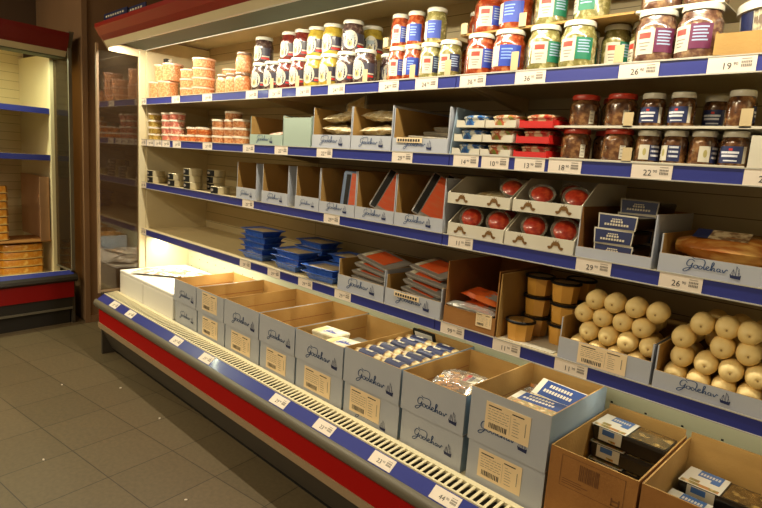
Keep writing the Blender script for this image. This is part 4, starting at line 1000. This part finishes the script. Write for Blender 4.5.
# bag in seventh box
t=pillow(.19,.14,.060,FILM2,None,'snack_bag',seed=31,amp=.3); t.location=(2.578,1.50,zt+.052); t.rotation_euler=(.05,-.04,.15); t['label']='clear bag of orange snacks with a printed label in the seventh deck box'
mb=MB(); rnd=random.Random(8)
for k in range(40):
    x=rnd.uniform(-.07,.01); y=rnd.uniform(-.055,.05); z=rnd.uniform(.01,.050); a=rnd.uniform(0,6); c,s=math.cos(a),math.sin(a)
    mb.prism_z([(x+c*.012,y+s*.012),(x-s*.009,y+c*.009),(x-c*.012,y-s*.012),(x+s*.009,y-c*.009)],z,z+.005)
mb.build('orange_snacks',mat('orange_crisps',(232,150,54),.6,n=(60,(244,190,104),.2)),t)
MB().box(.01,.06,-.03,.03,.0555,.0565,0).box(.012,.026,-.028,.028,.0566,.0572,1).box(.030,.042,-.02,.02,.0566,.0572,2).build('pack_label',[WHITEC,REDINK,NAVY],t)
o=MB().box(2.46,2.69,1.37,1.70,0,.045).build('card_insert',KRAFT,None,loc=(0,0,zt)); tag(o,'flat brown card insert under the bag of orange snacks','insert')
# blue packs in eighth box
zt8=ZD+.130+.0055
def blue_pack():
    t=flatpack(.165,.115,.036,[mat('black_tray_plastic',(24,20,18),.3,coat=.6)],[],'blue_topped_pack')
    mb=MB(); mb.box(-.080,.080,-.056,.056,.0362,.0374,1); mb.box(-.060,.076,-.012,.053,.0375,.0380,0); mb.box(-.078,.078,-.054,-.014,.0375,.0379,3)
    for z_,n,w in ((.028,8,.08),(.006,10,.10)):
        for k in range(n): x=-w/2+w*k/n; mb.box(x,x+w/n*.7,z_,z_+.012,.0381,.0384,2)
    mb.build('card_sleeve',[mat('deep_blue_print',(26,56,116),.6,spec=.3),WHITEC,mat('pale_lettering',(190,180,160)),mat('food_picture',(190,120,60),.4,coat=.4,n=(50,(226,190,140),.2,(120,110,40)))],t); return t
pbp=Pool(blue_pack)
for x,y,z,rx,ry,rz,d in [(2.855,1.50,0,0,0,4,'bottom front'),(2.855,1.50,.041,0,0,-3,'second front'),(2.865,1.475,.082,0,0,4,'top front'),(2.872,1.600,.078,30,0,-6,'tilted up behind')]:
    pbp.put((x,y,zt8+z),0,'blue-topped pack in the tall grey box, '+d,'blue-topped packs',rot=tuple(map(math.radians,(rx,ry,rz))))
t=pillow(.13,.10,.05,FILM2,(GOLD,10,.03,.012),'clear_snack_bag',seed=41); t.location=(2.802,1.640,zt8+.05); t['label']='clear bag of golden fish at the back of the tall grey box'
# black trays in brown boxes
def long_pack():
    t=flatpack(.21,.105,.045,[mat('black_tray_plastic',(24,20,18),.3,coat=.6)],[],'long_black_tray')
    mb=MB(); 
    mb.box(-.104,-.005,-.052,.052,.0455,.0466,0); mb.box(-.080,-.014,-.0545,-.0532,.008,.0440,1)
    mb.box(-.075,-.018,.012,.050,.0469,.0474,2); mb.box(-.10,-.01,-.048,-.034,.0469,.0473,3); mb.box(-.085,-.06,-.030,-.016,.0469,.0473,3); mb.box(-.040,-.018,-.006,.012,.0469,.0474,2)
    for k in range(7): mb.box(-.071+k*.0072,-.0665+k*.0072,.020,.034,.0475,.0478,4)
    mb.box(-.070,-.035,-.0552,-.0546,.026,.042,2); mb.box(-.050,-.030,-.0553,-.0546,.010,.016,3)
    mb.build('card_sleeve',[WHITEP,WHITEC,mat('sleeve_blue',(60,100,160),.4,coat=.4),mat('food_picture',(190,120,60)),WHITEP],t)
    MB().box(.0,.098,-.045,.045,.0455,.0462).build('clear_window',mat('golden_food_window',(120,90,44),.2,coat=1,n=(24,(196,160,90),.2,(60,44,24))),t)
    return t
plp=Pool(long_pack)
zb=ZD+.0045
for k,z in enumerate((0,.053,.106,.159)):
    plp.put((3.101,1.622,zb+z+.005),math.radians(1.5-k),'long black tray with white sleeve in the left brown box, %s of the stack'%('bottom','second','third','top')[k],'long black trays')
plp.put((3.345,1.625,zb+.10),math.radians(-2),'long black tray with white sleeve in the corner brown box, rear one','long black trays')
plp.put((3.335,1.505,zb+.075),math.radians(-3),'long black tray with white sleeve in the corner brown box, front one','long black trays')
plp.put((3.345,1.625,zb+.050),math.radians(-2),'long black tray under the rear one in the corner brown box','long black trays')
plp.put((3.345,1.625,zb+.0),math.radians(-2),'long black tray at the bottom of the corner brown box, rear side','long black trays')
plp.put((3.335,1.505,zb+.025),math.radians(-3),'long black tray under the front one in the corner brown box','long black trays')

# ------------------------------------------------------------------ left display case (along the left wall)
LC=thing('refrigerated_display_case','shorter wall fridge at the far left with dark red canopy and orange packs','display case',(-.75,1.335,0),math.radians(6))
def LB(name,m,*boxes,**k):
    mb=MB()
    for b in boxes: mb.box(*b)
    return mb.build(name,m,LC,**k)
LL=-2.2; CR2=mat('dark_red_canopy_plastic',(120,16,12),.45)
# local: +Y toward the corner (end at 0), -X into depth
LB('back_panel',BACKM,(-.94,-.90,LL,0,.1,2.0)); LB('end_wall',CREAM,(-.90,-.30,-.035,-.012,.33,1.93))
LB('end_glass',GLASS,(-.28,-.03,-.028,-.020,.40,1.90)); LB('end_post',CREAM,(-.32,-.285,-.05,-.008,.33,1.93))
LB('end_glass_frame',GREYP,(-.03,-.014,-.034,-.012,.40,1.95),(-.285,-.03,-.034,-.012,.388,.40))
LB('end_base_panel',DARKP,(-.90,-.03,-.03,-.01,0,.33)); LB('canopy_roof',CREAM,(-.94,-.03,LL,-.0,2.03,2.05))
mb=MB(); 
def pry(prof,y0,y1,name,m):
    n=len(prof); q=MB(); q.add([(x,y0,z) for x,z in prof]+[(x,y1,z) for x,z in prof],[(i,(i+1)%n,n+(i+1)%n,n+i) for i in range(n)]+[tuple(range(n-1,-1,-1)),tuple(n+i for i in range(n))]); return q.build(name,m,LC)
pry([(0,2.05),(-.004,2.02),(-.03,1.95),(-.045,1.932),(-.055,1.94),(-.04,2.05)],LL,-.03,'canopy_fascia',CR2)
pry([(-.045,1.931),(-.07,1.895),(-.08,1.895),(-.055,1.94)],LL,-.03,'canopy_lip',CREAM)
pry([(-.07,1.895),(-.075,1.888),(-.30,1.898),(-.30,1.91),(-.08,1.905)],LL,-.03,'air_grid',HONEY)
pry([(.0,2.06),(-.05,1.94),(-.08,1.89),(-.30,1.89),(-.30,2.06)],-.03,.0,'canopy_end_cap',GREYP)
LB('fluorescent_tube',TUBE,(-.34,-.32,LL+.05,-.08,1.95,1.965))
for z,xf in ((1.545,-.30),(1.212,-.30)):
    mb=MB().box(-.90,xf-.006,LL,-.036,z-.014,z); s=mb.build('shelf',SHELFM,LC)
    MB().box(xf-.006,xf,LL,-.052,z-.038,z+.002).build('price_rail',RAIL,s)
LB('deck_floor',CREAM,(-.90,-.10,LL,-.035,.31,.33))
pry([(-.015,.372),(-.055,.395),(-.062,.392),(-.02,.366)],LL,-.02,'front_price_rail',RAIL)
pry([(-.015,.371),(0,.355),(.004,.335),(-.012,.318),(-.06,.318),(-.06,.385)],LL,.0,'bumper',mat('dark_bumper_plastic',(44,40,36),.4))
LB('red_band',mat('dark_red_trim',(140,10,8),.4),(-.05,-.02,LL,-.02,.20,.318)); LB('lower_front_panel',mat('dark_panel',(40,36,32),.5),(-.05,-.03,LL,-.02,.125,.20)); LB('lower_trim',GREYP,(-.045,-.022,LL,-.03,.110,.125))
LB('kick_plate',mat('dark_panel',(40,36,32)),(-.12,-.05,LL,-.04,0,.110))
LB('inner_front',CREAM,(-.10,-.064,LL,-.035,.318,.388))
# its goods (world coordinates through the case's frame)
Mw=Matrix.Translation((-.75,1.335,0))@Matrix.Rotation(math.radians(6),4,'Z')
def W(x,y,z): return tuple(Mw@Vector((x,y,z)))
CHS=mat('orange_cheese_film',(226,164,54),.35,coat=.6,n=(26,(240,196,104),.2,(212,136,34)))
def cheese():
    t=thing('orange_food_pack','x','pack'); mb=MB(); w,d,h=.085,.15,.055
    def ring(a,b,z,N=16):
        out=[]
        for k in range(N):
            q=2*PI*k/N; cx,sx=math.cos(q),math.sin(q); f=(abs(cx)**4+abs(sx)**4)**-.25; out.append((a*cx*f,b*sx*f,z))
        return out
    R=[ring(w*.85,d*.9,0),ring(w,d,.008),ring(w,d,h-.010),ring(w*.96,d*.97,h)]
    for r in R: mb.v+=r
    mb.f.append(tuple(range(15,-1,-1))); mb.m.append(0)
    for i in range(3):
        for k in range(16): j=(k+1)%16; mb.f.append((i*16+k,i*16+j,(i+1)*16+j,(i+1)*16+k)); mb.m.append(0)
    mb.f.append(tuple(48+k for k in range(16))); mb.m.append(0)
    mb.build('pack_body',CHS,t,smooth=True)
    mb=MB(); a=ring(w*1.04,d*1.03,.006); b=ring(w*1.04,d*1.03,.013); mb.v=a+b
    mb.f=[(k,(k+1)%16,16+(k+1)%16,16+k) for k in range(16)]; mb.m=[0]*16
    mb.build('seam_rim',mat('pale_yellow_rim',(220,190,120),.4),t); return t
pch=Pool(cheese)
for k in range(4): pch.put(W(-.42,-.235,.331+.0565*k),math.radians(6),'orange food pack in the lower right stack of the left fridge, %s from the bottom'%ORD[k],'orange packs in the left fridge')
for k in range(4): pch.put(W(-.42,-.56,.331+.0565*k),math.radians(6),'orange food pack in the lower left stack of the left fridge, %s from the bottom'%ORD[k],'orange packs in the left fridge')
ZC=.575
o=MB().box(-.17,.16,-.75,.0,0,.006).build('card_board',KRAFTD,None,loc=W(-.46,-.055,ZC-.0),rot=(0,0,math.radians(6))); tag(o,'flat brown board lying over the lower orange packs in the left fridge','board')
for k in range(7): pch.put(W(-.46,-.445,ZC+.007+.0565*k),math.radians(6),'orange food pack in the tall upper stack of the left fridge, %s from the bottom'%ORD[k],'orange packs in the left fridge')
t=thing('brown_board','tall pinkish brown card panel standing beside the upper orange stack in the left fridge','panel',W(-.45,-.062,ZC+.007),math.radians(6))
MB().box(-.40,.13,0,.005,0,.47).build('card_side',mat('pinkish_card',(186,146,112),.7,n=(5,(170,130,96),.3)),t); MB().prism_z([(.13,0),(.134,0),(.155,-.07),(.151,-.07)],0,.47).build('card_fold',mat('pinkish_card',(176,136,100)),t)

# ------------------------------------------------------------------ ceiling lamps (out of view, light the aisle; far one added for deep shelves)
for i,(x,y) in enumerate(((-.2,-.9),(2.6,-1.4),(.9,-2.5))):
    t=thing('ceiling_lamp','long ceiling lamp over the aisle, %s one'%('left','right','added far')[i],'lamp',(x,y,2.96)); MB().box(-.6,.6,-.1,.1,0,.04).build('housing',WHITEP,t); MB().box(-.56,.56,-.07,.07,-.006,0).build('diffuser',TUBE,t)

for k,(x,y) in enumerate(((.37,.90),(.59,1.13),(1.06,1.14),(1.136,.611),(1.76,.93))):
    o=MB().prism_z([(.006,0),(.002,.004),(-.004,.003),(-.006,-.002),(.001,-.004)],0,.004).build('paper_crumb',PAPER,None,loc=(x,y,0),rot=(0,0,k)); tag(o,'tiny pale crumb on the floor tiles, %s from the left fridge'%ORD[k],'crumb','crumbs on the floor')

# ------------------------------------------------------------------ lights
def area(name,loc,sx,sy,power,rot,col):
    l=bpy.data.lights.new(name,'AREA'); l.shape='RECTANGLE'; l.size=sx; l.size_y=sy; l.energy=power; l.color=col
    o=bpy.data.objects.new(name,l); COL.objects.link(o); o.location=loc; o.rotation_euler=rot; return o
WARM=(1.0,.83,.54); NEU=(1.0,.91,.70)
for i in range(NM):
    area('canopy_light',((i+.5)*MW,1.327,1.903),MW*.94,.022,[11.5,10.5,9.5][i],(math.radians(10),0,0),NEU)
area('deck_light',(.50,1.60,.745),.96,.02,6.5,(0,0,0),NEU)
area('deck_light',(1.45,1.60,.745),.90,.02,1.3,(0,0,0),NEU)
area('deck_light',(2.75,1.60,.745),1.6,.02,1.0,(0,0,0),(1,.95,.78))
lcl=W(-.16,-1.1,1.885); area('left_case_light',lcl,2.0,.03,20,(0,0,math.radians(96)),(.95,1.0,.62))
area('aisle_light',(-.2,-.9,2.945),1.1,.14,40,(0,0,0),WARM)
area('aisle_light',(2.6,-1.4,2.945),1.1,.14,46,(0,0,0),WARM)
area('aisle_light',(.9,-2.5,2.945),1.1,.14,70,(math.radians(20),0,0),WARM)  # added lamp, tilted to brighten the inner shelves
w=bpy.data.worlds.new('world'); bpy.context.scene.world=w; w.use_nodes=True
w.node_tree.nodes['Background'].inputs[0].default_value=(1,.78,.5,1); w.node_tree.nodes['Background'].inputs[1].default_value=.24

# ------------------------------------------------------------------ camera
yaw,pitch,roll=0.76745769,0.15997612,0.07080006
f=Vector((-math.sin(yaw)*math.cos(pitch),math.cos(yaw)*math.cos(pitch),-math.sin(pitch)))
r=f.cross(Vector((0,0,1))).normalized(); u=r.cross(f)
r2=math.cos(roll)*r+math.sin(roll)*u; u2=-math.sin(roll)*r+math.cos(roll)*u
cd=bpy.data.cameras.new('camera'); cam=bpy.data.objects.new('camera',cd); COL.objects.link(cam)
cam.matrix_world=Matrix(((r2.x,u2.x,-f.x,3.6),(r2.y,u2.y,-f.y,0),(r2.z,u2.z,-f.z,1.32),(0,0,0,1)))
cd.sensor_width=36; cd.lens=557.147/762*36; cd.clip_start=.01
sc=bpy.context.scene; sc.camera=cam
sc.view_settings.view_transform='Standard'; sc.view_settings.look='None'; sc.view_settings.gamma=1; sc.view_settings.exposure=0
sc.cycles.max_bounces=6; sc.cycles.diffuse_bounces=4; sc.cycles.glossy_bounces=3; sc.cycles.transparent_max_bounces=12
sc.cycles.caustics_reflective=False; sc.cycles.caustics_refractive=False
sc.cycles.sample_clamp_indirect=4; sc.cycles.use_denoising=True
